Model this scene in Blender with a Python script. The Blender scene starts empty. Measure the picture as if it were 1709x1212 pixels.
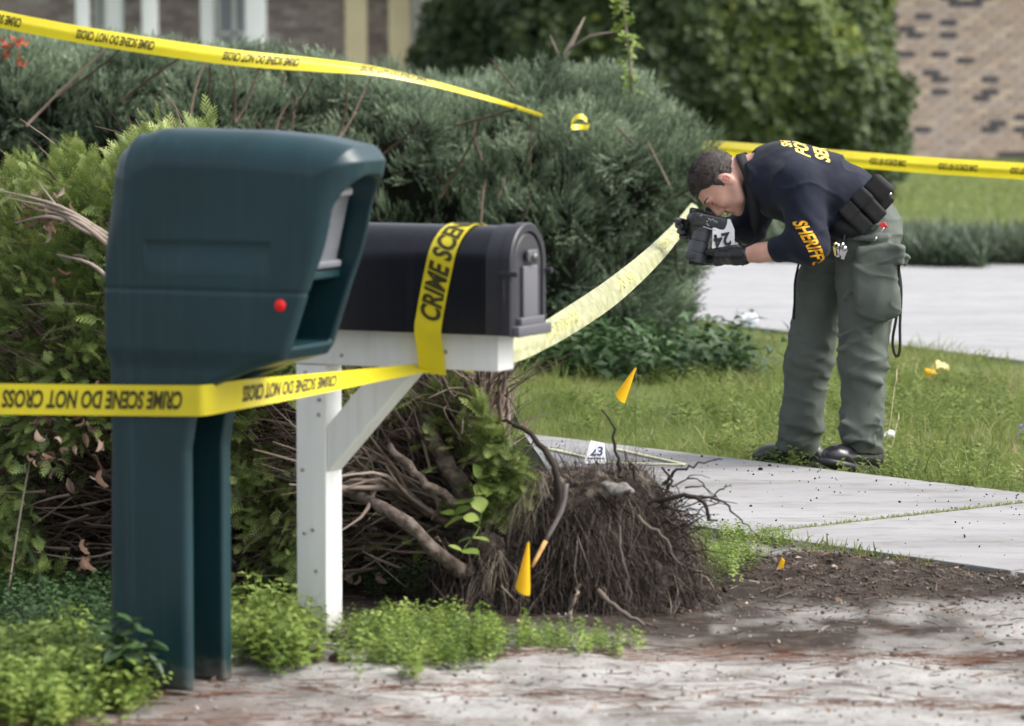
import bpy, bmesh, math, random
import numpy as np
from mathutils import Vector, Matrix
from mathutils.bvhtree import BVHTree
random.seed(7); RNG = np.random.default_rng(7)
R = math.radians
scene = bpy.context.scene
COL = scene.collection

# ------------------------------------------------------------------ camera
FPX, CX, CY, HORI, CAMH = 6409.0, 854.5, 606.0, 75.0, 1.6
PITCH = math.atan((CY-HORI)/FPX)
cam = bpy.data.cameras.new('camera'); camo = bpy.data.objects.new('camera', cam); COL.objects.link(camo)
camo.location = (0, 0, CAMH); camo.rotation_euler = (math.pi/2-PITCH, 0, 0)
cam.sensor_width = 36; cam.lens = FPX/1709*36; cam.clip_start = .1; cam.clip_end = 1500
cam.dof.use_dof = True; cam.dof.focus_distance = 12.9; cam.dof.aperture_fstop = 4.0
scene.camera = camo
# ------------------------------------------------------------------ sky, sun, exposure
SUN_EL, SUN_AZ = 50, 98          # azimuth from +Y towards +X
w = bpy.data.worlds.new('World'); scene.world = w; w.use_nodes = True
nt = w.node_tree; bg = nt.nodes['Background']
sky = nt.nodes.new('ShaderNodeTexSky'); sky.sky_type = 'NISHITA'; sky.sun_disc = False
sky.sun_elevation = R(SUN_EL); sky.sun_rotation = R(SUN_AZ); sky.dust_density = 6; sky.air_density = 1.0; sky.ozone_density = .6
hs = nt.nodes.new('ShaderNodeHueSaturation'); hs.inputs['Saturation'].default_value = .38
nt.links.new(sky.outputs[0], hs.inputs['Color']); nt.links.new(hs.outputs[0], bg.inputs[0]); bg.inputs[1].default_value = .15
sl = bpy.data.lights.new('sun', 'SUN'); sl.energy = .85; sl.angle = R(28); sl.color = (1, .97, .93)
so = bpy.data.objects.new('sun', sl); COL.objects.link(so)
sd = Vector((math.sin(R(SUN_AZ))*math.cos(R(SUN_EL)), math.cos(R(SUN_AZ))*math.cos(R(SUN_EL)), math.sin(R(SUN_EL))))
so.rotation_euler = (-sd).to_track_quat('-Z', 'Y').to_euler(); so.location = (6, 6, 12)
vs = scene.view_settings; vs.view_transform = 'Standard'; vs.look = 'None'; vs.exposure = 1.15; vs.gamma = 1
try: vs.use_curve_mapping = False
except Exception: pass
scene.cycles.use_denoising = True
scene.cycles.max_bounces = 6; scene.cycles.transparent_max_bounces = 8

# ------------------------------------------------------------------ measuring: photo pixel + distance -> place
FW = np.array((0, math.cos(PITCH), -math.sin(PITCH))); UPV = np.array((0, math.sin(PITCH), math.cos(PITCH)))
def ray(px, py): return FW+np.array((1., 0, 0))*((px-CX)/FPX)+UPV*((CY-py)/FPX)
def P(px, py, d):
    r = ray(px, py); return np.array((0, 0, CAMH))+r*(d/r[1])
def G(px, py, z=0.):
    r = ray(px, py); return np.array((0, 0, CAMH))+r*((z-CAMH)/r[2])

# ------------------------------------------------------------------ noise
def hash3(ix, iy, iz, seed=0):
    h = (ix.astype(np.int64)*374761393+iy.astype(np.int64)*668265263+iz.astype(np.int64)*2147483647+seed*974634777) & 0xffffffff
    h = ((h ^ (h >> 13))*1274126177) & 0xffffffff
    return ((h ^ (h >> 16)) & 0xffff)/65535.0
def vn(x, y, z, seed=0):
    x, y, z = np.broadcast_arrays(np.asarray(x, float), np.asarray(y, float), np.asarray(z, float))
    ix, iy, iz = np.floor(x), np.floor(y), np.floor(z)
    fx, fy, fz = x-ix, y-iy, z-iz
    fx, fy, fz = [t*t*(3-2*t) for t in (fx, fy, fz)]
    o = 0
    for a in (0, 1):
        for b in (0, 1):
            for c in (0, 1):
                wgt = (fx if a else 1-fx)*(fy if b else 1-fy)*(fz if c else 1-fz)
                o = o+wgt*hash3(ix+a, iy+b, iz+c, seed)
    return o*2-1
def fbm(x, y, z, seed=0, n=3):
    s, a = 0, 1
    for i in range(n): s = s+a*vn(x*2**i, y*2**i, z*2**i, seed+i); a *= .5
    return s/1.75

# ------------------------------------------------------------------ materials
MATS = {}
def mat(name, col, rough=.6, spec=.5, metal=0., var=0., vscale=20, col2=None, bump=0., bscale=60, attr=None, ramp=None,
        trans=0., clear=0., stretch=None, wave=None, sheen=0.):
    if name in MATS: return MATS[name]
    m = bpy.data.materials.new(name); m.use_nodes = True; MATS[name] = m
    nt = m.node_tree; b = nt.nodes['Principled BSDF']; N, L = nt.nodes, nt.links
    b.inputs['Roughness'].default_value = rough; b.inputs['Specular IOR Level'].default_value = spec
    b.inputs['Metallic'].default_value = metal; b.inputs['Base Color'].default_value = (*col, 1)
    if clear: b.inputs['Coat Weight'].default_value = clear; b.inputs['Coat Roughness'].default_value = .15
    if sheen: b.inputs['Sheen Weight'].default_value = sheen
    tc = N.new('ShaderNodeTexCoord'); src = tc.outputs['Object']
    if stretch:
        mp = N.new('ShaderNodeMapping'); mp.inputs['Scale'].default_value = stretch; L.new(src, mp.inputs[0]); src = mp.outputs[0]
    out = None
    if ramp is not None:   # colour chosen by a per-piece random attribute
        at = N.new('ShaderNodeAttribute'); at.attribute_name = attr or 'rnd'
        cr = N.new('ShaderNodeValToRGB'); L.new(at.outputs['Fac'], cr.inputs[0])
        el = cr.color_ramp.elements
        while len(el) < len(ramp): el.new(.5)
        for i, (p, c) in enumerate(ramp): el[i].position = p; el[i].color = (*c, 1)
        out = cr.outputs[0]
    if var or col2:
        nz = N.new('ShaderNodeTexNoise'); nz.inputs['Scale'].default_value = vscale; nz.inputs['Detail'].default_value = 6
        L.new(src, nz.inputs['Vector'])
        mr = N.new('ShaderNodeMapRange'); mr.inputs[1].default_value = .32; mr.inputs[2].default_value = .68
        L.new(nz.outputs['Fac'], mr.inputs[0])
        mx = N.new('ShaderNodeMix'); mx.data_type = 'RGBA'; L.new(mr.outputs[0], mx.inputs[0])
        if out is not None:
            mul = N.new('ShaderNodeMix'); mul.data_type = 'RGBA'; mul.blend_type = 'MULTIPLY'; mul.inputs[0].default_value = 1
            mx.inputs[6].default_value = (1-var, 1-var, 1-var, 1); mx.inputs[7].default_value = (1+var, 1+var, 1+var, 1)
            L.new(out, mul.inputs[6]); L.new(mx.outputs[2], mul.inputs[7]); out = mul.outputs[2]
        else:
            c2 = col2 or tuple(c*(1+var) for c in col); c1 = col if col2 else tuple(c*(1-var) for c in col)
            mx.inputs[6].default_value = (*c1, 1); mx.inputs[7].default_value = (*c2, 1); out = mx.outputs[2]
    if out is not None: L.new(out, b.inputs['Base Color'])
    if bump:
        nb = N.new('ShaderNodeTexNoise'); nb.inputs['Scale'].default_value = bscale; nb.inputs['Detail'].default_value = 5
        L.new(src, nb.inputs['Vector'])
        bp = N.new('ShaderNodeBump'); bp.inputs['Strength'].default_value = bump; bp.inputs['Distance'].default_value = .01
        L.new(nb.outputs['Fac'], bp.inputs['Height']); L.new(bp.outputs[0], b.inputs['Normal'])
    if trans:
        tr = N.new('ShaderNodeBsdfTranslucent'); ms = N.new('ShaderNodeMixShader'); ms.inputs[0].default_value = trans
        if out is not None: L.new(out, tr.inputs[0])
        else: tr.inputs[0].default_value = (*col, 1)
        L.new(b.outputs[0], ms.inputs[1]); L.new(tr.outputs[0], ms.inputs[2]); L.new(ms.outputs[0], nt.nodes['Material Output'].inputs[0])
    return m

# ------------------------------------------------------------------ object helpers
def tag(o, label=None, cat=None, group=None, kind=None):
    if label: o['label'] = label
    if cat: o['category'] = cat
    if group: o['group'] = group
    if kind: o['kind'] = kind
    return o
def thing(name, loc=(0, 0, 0), label=None, cat=None, group=None):
    o = bpy.data.objects.new(name, None); COL.objects.link(o); o.location = loc; o.empty_display_size = .1
    return tag(o, label, cat, group)
def link(name, me, parent=None):
    o = bpy.data.objects.new(name, me); COL.objects.link(o)
    if parent is not None:
        o.parent = parent
        t = parent; off = Vector((0, 0, 0))
        while t is not None: off += Vector(t.location); t = t.parent
        o.location = -off      # parts carry world-space geometry, parents are only translated
    return o
def np_mesh(name, V, F, m, parent=None, smooth=False, rnd=None, mats=None, mi=None, cols=None):
    V = np.asarray(V, np.float32); F = np.asarray(F, np.int32)
    me = bpy.data.meshes.new(name); k = F.shape[1]
    me.vertices.add(len(V)); me.vertices.foreach_set('co', V.ravel())
    me.loops.add(F.size); me.loops.foreach_set('vertex_index', F.ravel())
    me.polygons.add(len(F)); me.polygons.foreach_set('loop_start', np.arange(0, F.size, k, dtype=np.int32))
    try: me.polygons.foreach_set('loop_total', np.full(len(F), k, np.int32))
    except Exception: pass
    if smooth: me.polygons.foreach_set('use_smooth', np.ones(len(F), bool))
    for mm in (mats or [m]): me.materials.append(mm)
    if mi is not None: me.polygons.foreach_set('material_index', np.asarray(mi, np.int32))
    if rnd is not None:
        a = me.attributes.new('rnd', 'FLOAT', 'POINT'); a.data.foreach_set('value', np.asarray(rnd, np.float32))
    if cols is not None:
        a = me.attributes.new('zone', 'FLOAT_COLOR', 'POINT'); a.data.foreach_set('color', np.asarray(cols, np.float32).ravel())
    me.update(calc_edges=True); me.validate()
    return link(name, me, parent)
class MB:                      # collects boxes, tubes and polygons; build() links them as one mesh
    def __init__(s): s.v = []; s.f = []; s.sm = []; s.r = []
    def add(s, vs, fs, smooth=False, rnd=0.):
        n = len(s.v); s.v += [tuple(map(float, p)) for p in vs]; s.f += [tuple(i+n for i in f) for f in fs]; s.sm += [smooth]*len(fs); s.r += [rnd]*len(vs)
    def box(s, c, half, B=None, bev=0.):
        B = np.eye(3) if B is None else np.asarray(B); c = np.asarray(c, float)
        if bev <= 0:
            vs = [c+B.T@np.array((x*half[0], y*half[1], z*half[2])) for x in (-1, 1) for y in (-1, 1) for z in (-1, 1)]
            s.add(vs, [(0, 1, 3, 2), (4, 6, 7, 5), (0, 4, 5, 1), (2, 3, 7, 6), (0, 2, 6, 4), (1, 5, 7, 3)]); return
        bm = bmesh.new(); bmesh.ops.create_cube(bm, size=2)
        for v in bm.verts: v.co = Vector((v.co.x*half[0], v.co.y*half[1], v.co.z*half[2]))
        bmesh.ops.bevel(bm, geom=bm.edges[:], offset=bev, segments=3, affect='EDGES', profile=.5)
        bm.verts.ensure_lookup_table()
        s.add([c+B.T@np.array(v.co) for v in bm.verts], [[v.index for v in f.verts] for f in bm.faces], True); bm.free()
    def tube(s, pts, rad, n=6, cap=True, rnd=0.):
        pts = [np.asarray(p, float) for p in pts]; rad = [rad]*len(pts) if np.isscalar(rad) else rad
        up = np.array((.3, .2, .93)); vs = []; fs = []
        for i, p in enumerate(pts):
            t = pts[min(i+1, len(pts)-1)]-pts[max(i-1, 0)]; t = t/(np.linalg.norm(t)+1e-9)
            if abs(t@up) > .95: up = np.array((.9, .3, .1))
            a = np.cross(t, up); a /= np.linalg.norm(a); b = np.cross(t, a)
            for k in range(n):
                q = 2*math.pi*k/n; vs.append(p+(a*math.cos(q)+b*math.sin(q))*rad[i])
        for i in range(len(pts)-1):
            for k in range(n): fs.append((i*n+k, i*n+(k+1) % n, (i+1)*n+(k+1) % n, (i+1)*n+k))
        if cap: fs.append(tuple(range(n))); fs.append(tuple(range((len(pts)-1)*n, len(pts)*n))[::-1])
        s.add(vs, fs, True, rnd)
    def prism(s, poly, off):   # planar polygon (3D) extruded by off
        n = len(poly); a = [np.asarray(p, float) for p in poly]; b = [p+np.asarray(off, float) for p in a]
        s.add(a+b, [tuple(range(n))[::-1], tuple(range(n, 2*n))]+[(i, (i+1) % n, n+(i+1) % n, n+i) for i in range(n)])
    def build(s, name, m, parent=None, bevel=0., fix=True):
        me = bpy.data.meshes.new(name); me.from_pydata(s.v, [], s.f)
        for mm in (m if isinstance(m, list) else [m]): me.materials.append(mm)
        me.polygons.foreach_set('use_smooth', np.array(s.sm, bool))
        if any(s.r):
            a = me.attributes.new('rnd', 'FLOAT', 'POINT'); a.data.foreach_set('value', np.array(s.r, np.float32))
        if fix or bevel:
            bm = bmesh.new(); bm.from_mesh(me); bmesh.ops.recalc_face_normals(bm, faces=bm.faces[:])
            if bevel: bmesh.ops.bevel(bm, geom=bm.edges[:], offset=bevel, segments=2, affect='EDGES', profile=.6)
            bm.to_mesh(me); bm.free()
        me.update(); return link(name, me, parent)
def unit(v): v = np.asarray(v, float); return v/np.linalg.norm(v)
def spline(pts, n):            # Catmull-Rom through the points
    p = np.array(pts, float); p = np.vstack([2*p[0]-p[1], p, 2*p[-1]-p[-2]]); m = len(p)-3; out = []
    for i in range(n):
        t = i/(n-1)*m; k = min(int(t), m-1); u = t-k; a, b, c, d = p[k:k+4]
        out.append(.5*(2*b+(c-a)*u+(2*a-5*b+4*c-d)*u*u+(3*b-a-3*c+d)*u**3))
    return np.array(out)
def frames(D, roll):           # rotation matrices whose z axis is D
    D = D/np.linalg.norm(D, axis=1, keepdims=True)
    h = np.where(np.abs(D[:, 2:3]) > .92, np.array([[1., 0, 0]]), np.array([[0, 0, 1.]]))
    A = np.cross(h, D); A /= np.linalg.norm(A, axis=1, keepdims=True); B = np.cross(D, A)
    c, s_ = np.cos(roll)[:, None], np.sin(roll)[:, None]
    return np.stack([A*c+B*s_, -A*s_+B*c, D], axis=2)
def scatter(name, TV, TF, pos, D, roll, scale, m, parent=None, rnd=None, smooth=False, tip=0.):
    TV = np.asarray(TV, float); TF = np.asarray(TF); n = len(pos); M = frames(np.asarray(D, float), roll)
    sc = np.asarray(scale, float).reshape(n, 1, 1) if np.ndim(scale) < 2 else np.asarray(scale)[:, None, :]
    V = np.einsum('nij,nkj->nki', M, TV[None]*sc)+pos[:, None, :]
    F = TF[None]+(np.arange(n)*len(TV))[:, None, None]
    r = None if rnd is None else np.repeat(rnd, len(TV))
    if r is not None and tip: zt_ = TV[:, 2]/TV[:, 2].max(); r = np.clip(r+np.tile((zt_-.55)*tip, n), 0, 1)
    return np_mesh(name, V.reshape(-1, 3), F.reshape(-1, TF.shape[1]), m, parent, smooth, r)

# ------------------------------------------------------------------ implicit modelling (rounded, blended forms)
class Field:
    def __init__(s, lo, hi, h):
        lo, hi = np.minimum(lo, hi), np.maximum(lo, hi); s.lo = np.array(lo, float); s.h = h; s.n = np.ceil((np.array(hi)-s.lo)/h).astype(int)+1
        s.F = np.full(s.n, .5, np.float32)
    def blk(s, lo, hi):
        a = np.clip(np.floor((np.array(lo)-s.lo)/s.h).astype(int), 0, s.n); b = np.clip(np.ceil((np.array(hi)-s.lo)/s.h).astype(int)+1, 0, s.n)
        sl = tuple(slice(a[i], b[i]) for i in range(3))
        g = [(np.arange(a[i], b[i])*s.h+s.lo[i]).astype(np.float32) for i in range(3)]
        return sl, np.meshgrid(*g, indexing='ij', sparse=True)
    def put(s, fn, lo, hi, k=0., op='+'):
        pad = k+3*s.h+.004; sl, g = s.blk(np.array(lo)-pad, np.array(hi)+pad)
        if min(x.stop-x.start for x in sl) <= 0: return
        d = fn(*g); f = s.F[sl]
        if op == '-': f = -f
        if k > 0:
            q = np.maximum(k-np.abs(f-d), 0)/k; r = np.minimum(f, d)-q*q*k*.25
        else: r = np.minimum(f, d)
        s.F[sl] = -r if op == '-' else r
    def cap(s, a, b, ra, rb, k=.02, op='+', sc=(1, 1, 1)):
        a = np.asarray(a, float); b = np.asarray(b, float); sc = np.asarray(sc, float); ab = (b-a)/sc; L2 = ab@ab+1e-9
        def fn(x, y, z):
            X, Y, Z = (x-a[0])/sc[0], (y-a[1])/sc[1], (z-a[2])/sc[2]
            t = np.clip((X*ab[0]+Y*ab[1]+Z*ab[2])/L2, 0, 1)
            return (np.sqrt((X-t*ab[0])**2+(Y-t*ab[1])**2+(Z-t*ab[2])**2)-(ra+(rb-ra)*t))
        r = max(ra, rb)*sc; s.put(fn, np.minimum(a, b)-r, np.maximum(a, b)+r, k, op)
    def chain(s, pts, k=.02, op='+', sc=(1, 1, 1)):
        for (a, ra), (b, rb) in zip(pts[:-1], pts[1:]): s.cap(a, b, ra, rb, k, op, sc)
    def ell(s, c, r, B=None, k=.02, op='+'):
        c = np.asarray(c, float); r = np.asarray(r, float); B = np.eye(3) if B is None else np.asarray(B)
        def fn(x, y, z):
            X, Y, Z = x-c[0], y-c[1], z-c[2]; q = [(B[i][0]*X+B[i][1]*Y+B[i][2]*Z) for i in range(3)]
            k0 = np.sqrt((q[0]/r[0])**2+(q[1]/r[1])**2+(q[2]/r[2])**2)
            k1 = np.sqrt((q[0]/r[0]**2)**2+(q[1]/r[1]**2)**2+(q[2]/r[2]**2)**2)+1e-6
            return k0*(k0-1)/k1
        R_ = max(r); s.put(fn, c-R_, c+R_, k, op)
    def rbox(s, c, half, rad=.01, B=None, k=.01, op='+'):
        c = np.asarray(c, float); half = np.asarray(half, float); B = np.eye(3) if B is None else np.asarray(B)
        def fn(x, y, z):
            X, Y, Z = x-c[0], y-c[1], z-c[2]
            q = [np.abs(B[i][0]*X+B[i][1]*Y+B[i][2]*Z)-(half[i]-rad) for i in range(3)]
            return np.sqrt(sum(np.maximum(t, 0)**2 for t in q))+np.minimum(np.maximum(np.maximum(q[0], q[1]), q[2]), 0)-rad
        R_ = np.linalg.norm(half); s.put(fn, c-R_, c+R_, k, op)
    def displace(s, fn, band=.03):
        i = np.argwhere(np.abs(s.F) < band); p = s.lo+i*s.h
        s.F[tuple(i.T)] += fn(p[:, 0], p[:, 1], p[:, 2]).astype(np.float32)
    def nets(s):
        F = s.F; S = F < 0
        c = [F[a:F.shape[0]-1+a, b:F.shape[1]-1+b, d:F.shape[2]-1+d] for a in (0, 1) for b in (0, 1) for d in (0, 1)]
        cs = sum((x < 0).astype(np.int8) for x in c); mix = (cs > 0) & (cs < 8)
        idx = np.argwhere(mix); vid = np.full(mix.shape, -1, np.int32); vid[mix] = np.arange(len(idx))
        vals = np.stack([x[mix] for x in c], 1).astype(float)
        co = np.array([(a, b, d) for a in (0, 1) for b in (0, 1) for d in (0, 1)], float)
        acc = np.zeros((len(idx), 3)); cnt = np.zeros(len(idx))
        for i in range(8):
            for j in range(i+1, 8):
                if np.abs(co[i]-co[j]).sum() != 1: continue
                a, b = vals[:, i], vals[:, j]; m = (a < 0) != (b < 0); t = np.where(m, a/(a-b+1e-12), 0)
                acc += np.where(m[:, None], co[i]+(co[j]-co[i])*t[:, None], 0); cnt += m
        V = s.lo+(idx+acc/cnt[:, None])*s.h; Q = []
        for ax in range(3):
            sl0 = [slice(None)]*3; sl1 = [slice(None)]*3; sl0[ax] = slice(0, -1); sl1[ax] = slice(1, None)
            A, B_ = S[tuple(sl0)], S[tuple(sl1)]; e = np.argwhere(A != B_)
            o = [i for i in range(3) if i != ax]
            ok = (e[:, o[0]] > 0) & (e[:, o[1]] > 0) & (e[:, o[0]] < S.shape[o[0]]-1) & (e[:, o[1]] < S.shape[o[1]]-1); e = e[ok]
            def cell(d0, d1):
                q = e.copy(); q[:, o[0]] += d0; q[:, o[1]] += d1; return vid[tuple(q.T)]
            q = np.stack([cell(-1, -1), cell(0, -1), cell(0, 0), cell(-1, 0)], 1)
            fl = A[tuple(e.T)] ^ (ax == 1); q[~fl] = q[~fl][:, ::-1]; Q.append(q)
        Q = np.vstack(Q); return V, Q[(Q >= 0).all(1)]
    def build(s, name, m, parent=None, smooth_it=0):
        V, Q = s.nets()
        for _ in range(smooth_it):
            acc = np.zeros_like(V); c = np.zeros(len(V))
            for a, b in ((0, 1), (1, 2), (2, 3), (3, 0)):
                for i, j in ((a, b), (b, a)): 
                    np.add.at(acc, Q[:, i], V[Q[:, j]]); np.add.at(c, Q[:, i], 1)
            V = V*.5+.5*acc/np.maximum(c, 1)[:, None]
        return np_mesh(name, V, Q, m, parent, True)

# ------------------------------------------------------------------ text as geometry
def text_mesh(body, size=1., bold=.02, maxlen=.25, xs=1., shear=0.):
    cu = bpy.data.curves.new('lettering', 'FONT'); cu.body = body; cu.size = 1; cu.offset = bold; cu.resolution_u = 3; cu.shear = shear
    o = bpy.data.objects.new('lettering', cu); COL.objects.link(o)
    dg = bpy.context.evaluated_depsgraph_get(); me = o.evaluated_get(dg).to_mesh()
    bm = bmesh.new(); bm.from_mesh(me); o.evaluated_get(dg).to_mesh_clear()
    bpy.data.objects.remove(o); bpy.data.curves.remove(cu)
    bmesh.ops.triangulate(bm, faces=bm.faces[:])
    for _ in range(4):
        e = [x for x in bm.edges if x.calc_length() > maxlen]
        if not e: break
        bmesh.ops.subdivide_edges(bm, edges=e, cuts=1); bmesh.ops.triangulate(bm, faces=bm.faces[:])
    V = np.array([v.co[:2] for v in bm.verts]); bm.verts.index_update(); F = np.array([[v.index for v in f.verts] for f in bm.faces]); bm.free()
    V[:, 0] *= xs
    return V*size, F

# ================================================================== MATERIALS
concrete = mat('concrete', (.305, .305, .308), .85, .3, var=.16, vscale=2.2, bump=.15, bscale=140)
concrete2 = mat('driveway_concrete', (.33, .335, .345), .85, .3, var=.08, vscale=.8, bump=.1, bscale=60)
white_paint = mat('white_paint', (.66, .68, .67), .5, .4, col2=(.75, .77, .765), vscale=7, bump=.08, bscale=40, stretch=(1, 1, .25))
green_plastic = mat('green_plastic', (.0055, .030, .038), .42, .38, var=.15, vscale=4, bump=.06, bscale=420, clear=.12)
grey_plastic = mat('grey_plastic', (.16, .17, .19), .5, .5, var=.08, vscale=30)
black_metal = mat('black_enamel', (.0055, .0055, .010), .30, .5, var=.15, vscale=14, bump=.05, bscale=200)
dark_trim = mat('dark_trim', (.022, .022, .03), .45, .5, var=.1)
tape_m = mat('yellow_film', (.82, .70, .035), .25, .6, var=.05, vscale=9, trans=.28)
tape_pale = mat('skylit_pale_film', (.70, .71, .42), .22, .7, var=.10, vscale=12, trans=.5, bump=.8, bscale=28)  # whitish film back; sky gloss and backlight also put into the pale colour
ink = mat('black_print', (.045, .04, .012), .5, .3)
bark = mat('bark', (.06, .044, .036), .9, .2, col2=(.20, .165, .14), vscale=38, bump=1., bscale=70, stretch=(1, 1, 1))
twig_m = mat('twig', (.10, .07, .05), .9, .2, ramp=[(0, (.040, .026, .020)), (.5, (.11, .078, .060)), (1, (.28, .235, .20))])
soil_m = mat('root_soil', (.040, .032, .027), .95, .1, col2=(.15, .125, .105), vscale=30, bump=1., bscale=60)
root_m = mat('root', (.05, .04, .035), .9, .2, ramp=[(0, (.016, .013, .011)), (.5, (.045, .035, .030)), (.8, (.12, .098, .083)), (1, (.30, .255, .20))])
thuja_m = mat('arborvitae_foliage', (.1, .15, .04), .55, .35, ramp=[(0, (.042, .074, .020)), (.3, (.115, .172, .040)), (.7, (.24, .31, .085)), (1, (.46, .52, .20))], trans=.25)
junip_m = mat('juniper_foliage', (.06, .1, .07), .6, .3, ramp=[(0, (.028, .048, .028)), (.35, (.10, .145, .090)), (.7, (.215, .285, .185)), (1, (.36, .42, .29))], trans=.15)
bush_m = mat('broadleaf_foliage', (.05, .08, .02), .55, .4, ramp=[(0, (.022, .042, .014)), (.5, (.06, .095, .03)), (.85, (.12, .17, .035)), (1, (.22, .27, .04))], trans=.2)
grass_m = mat('grass_blade', (.1, .16, .03), .6, .3, ramp=[(0, (.075, .115, .03)), (.5, (.185, .245, .065)), (.82, (.27, .31, .10)), (1, (.44, .38, .24))], trans=.45)
weed_m = mat('weed_leaf', (.12, .2, .03), .5, .4, ramp=[(0, (.065, .115, .03)), (.5, (.17, .25, .05)), (1, (.34, .43, .11))], trans=.35)
dleaf_m = mat('dark_leaf', (.035, .075, .025), .45, .5, ramp=[(0, (.025, .055, .018)), (1, (.06, .12, .04))], trans=.2)
dead_m = mat('dead_leaf', (.2, .13, .08), .8, .2, ramp=[(0, (.10, .06, .04)), (.6, (.22, .14, .10)), (1, (.42, .32, .26))], trans=.2)
needle_m = mat('pine_needle', (.2, .07, .03), .8, .2, ramp=[(0, (.07, .035, .022)), (.6, (.17, .07, .04)), (1, (.30, .17, .10))])
core_m = mat('shade_dark', (.010, .012, .008), .95, .05, var=.4, vscale=20)  # near-black colour for the added cores that stand for shade inside foliage
yellow_flag = mat('yellow_flag', (.85, .53, .01), .45, .4, trans=.3, var=.04)

# ================================================================== GROUND
E1a, E1b = G(870, 727), G(1709, 830)                       # far edge of the sidewalk
SU = unit(np.array((.645, -.765, 0))); SN = np.array((-SU[1], SU[0], 0)); SN = SN if SN[1] < 0 else -SN   # along, and towards the camera side
S0 = G(1250, 890, .05)                                     # near end of a joint
SWD = 1.5
def sw_coord(x, y): return (x-S0[0])*SU[0]+(y-S0[1])*SU[1], -((x-S0[0])*SN[0]+(y-S0[1])*SN[1])   # along, across (0 near edge .. 1.5 far edge)
D1, D2 = G(1250, 552), G(1709, 610); DU = unit((D2-D1)*(1, 1, 0)); DN = np.array((-DU[1], DU[0], 0)); DN = DN if DN[1] > 0 else -DN
def dv_coord(x, y): return (x-D1[0])*DU[0]+(y-D1[1])*DU[1], (x-D1[0])*DN[0]+(y-D1[1])*DN[1]
def sstep(a, b, x): t = np.clip((x-a)/(b-a), 0, 1); return t*t*(3-2*t)
def gz(x, y):
    x = np.asarray(x, float); y = np.asarray(y, float)
    z = .035*fbm(x*.9, y*.9, 0, 3)+.020*fbm(x*2.4, y*2.4, 0, 17)*sstep(11.2, 10.2, y)+.012*fbm(x*6, y*6, 0, 9)+.004*fbm(x*28, y*28, 0, 5)
    mound = np.exp(-(((x-.85)/.55)**2+((y-11.35)/.42)**2)); z = z+mound*(.05+.035*fbm(x*14, y*14, 0, 21))
    a, c = sw_coord(x, y); near = np.maximum(np.maximum(-c, c-SWD), 0)
    z = z*sstep(0, .3, near)+np.where(c < 0, .040+.016*fbm(x*11, y*11, 0, 31), .014)*(1-sstep(0, .42, near))
    b, e = dv_coord(x, y); nd = np.where((e > -1) & (e < 9), 0, 1); z = z*np.where((e > -.6) & (e < 8.6), sstep(0, .6, np.maximum(-e, e-8)), 1)
    return z*sstep(60, 30, y)
gx = np.concatenate([np.linspace(-600, -8, 18), np.linspace(-7, -2.6, 20), np.arange(-2.5, 3.2, .022), np.linspace(3.3, 9, 24), np.linspace(11, 600, 18)])
gy = np.concatenate([np.linspace(-300, 0, 8), np.linspace(1, 7.8, 14), np.arange(8, 16.2, .022), np.arange(16.3, 24, .1), np.linspace(24.5, 62, 50), np.linspace(70, 900, 20)])
X, Y = np.meshgrid(gx, gy, indexing='ij'); Z = gz(X, Y); nx, ny = X.shape
V = np.stack([X, Y, Z], -1).reshape(-1, 3); I = np.arange(nx*ny).reshape(nx, ny)
F = np.stack([I[:-1, :-1], I[1:, :-1], I[1:, 1:], I[:-1, 1:]], -1).reshape(-1, 4)
a, c = sw_coord(V[:, 0], V[:, 1]); xx, yy = V[:, 0], V[:, 1]
nz1 = fbm(xx*2.2, yy*2.2, 0, 40); nz2 = fbm(xx*9, yy*9, 0, 41)
soil = np.exp(-(((xx-.95)/.95)**2+((yy-11.3)/.45)**2))*3.0+.5*nz1+.3*nz2-.05
soil = np.maximum(soil, sstep(9.85, 10.25, yy+.15*nz1)*sstep(.25, .7, xx)*(.62+.9*nz1+.6*nz2)); soil = np.maximum(soil, .55*sstep(9.9, 9.3, yy)*sstep(-.1, -.8, xx)+.5*nz1*(yy < 10.2)*(xx < .2))
soil = np.maximum(soil, 1.1*sstep(10.15, 10.5, yy+.12*nz1)*(xx < .55)+.3*nz2)
soil = np.maximum(soil, sstep(.18, .0, np.maximum(-c, 0))*(c < 0)*.9)
grassz = np.where(c > SWD, 1.0, 0)+0*xx; grassz = np.maximum(grassz, (yy > 16)*1.)
strk = np.exp(-((yy-(10.0+.10*np.sin(xx*1.7)+.05*nz1))/.07)**2)*sstep(.0, .5, nz1+.5)
strk2 = np.exp(-((yy-(9.35+.12*np.sin(xx*1.3+2)))/.09)**2)*sstep(-.1, .5, nz1+.1)
strk3 = np.exp(-((yy-9.05)/.3)**2)*sstep(-.1, -.9, xx)*1.2
ndl = .6*np.clip((strk*1.1+strk2*.8+strk3*.9)*(.55+.9*nz2+.2), 0, 1)
cols = np.stack([np.clip(soil, 0, 1), np.clip(grassz, 0, 1), ndl, np.ones_like(xx)], -1)
gm = bpy.data.materials.new('ground'); gm.use_nodes = True; nt = gm.node_tree; N, L = nt.nodes, nt.links; b = N['Principled BSDF']
b.inputs['Roughness'].default_value = .95; b.inputs['Specular IOR Level'].default_value = .15
at = N.new('ShaderNodeAttribute'); at.attribute_name = 'zone'; sp = N.new('ShaderNodeSeparateColor'); L.new(at.outputs['Color'], sp.inputs[0])
tc = N.new('ShaderNodeTexCoord')
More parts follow.
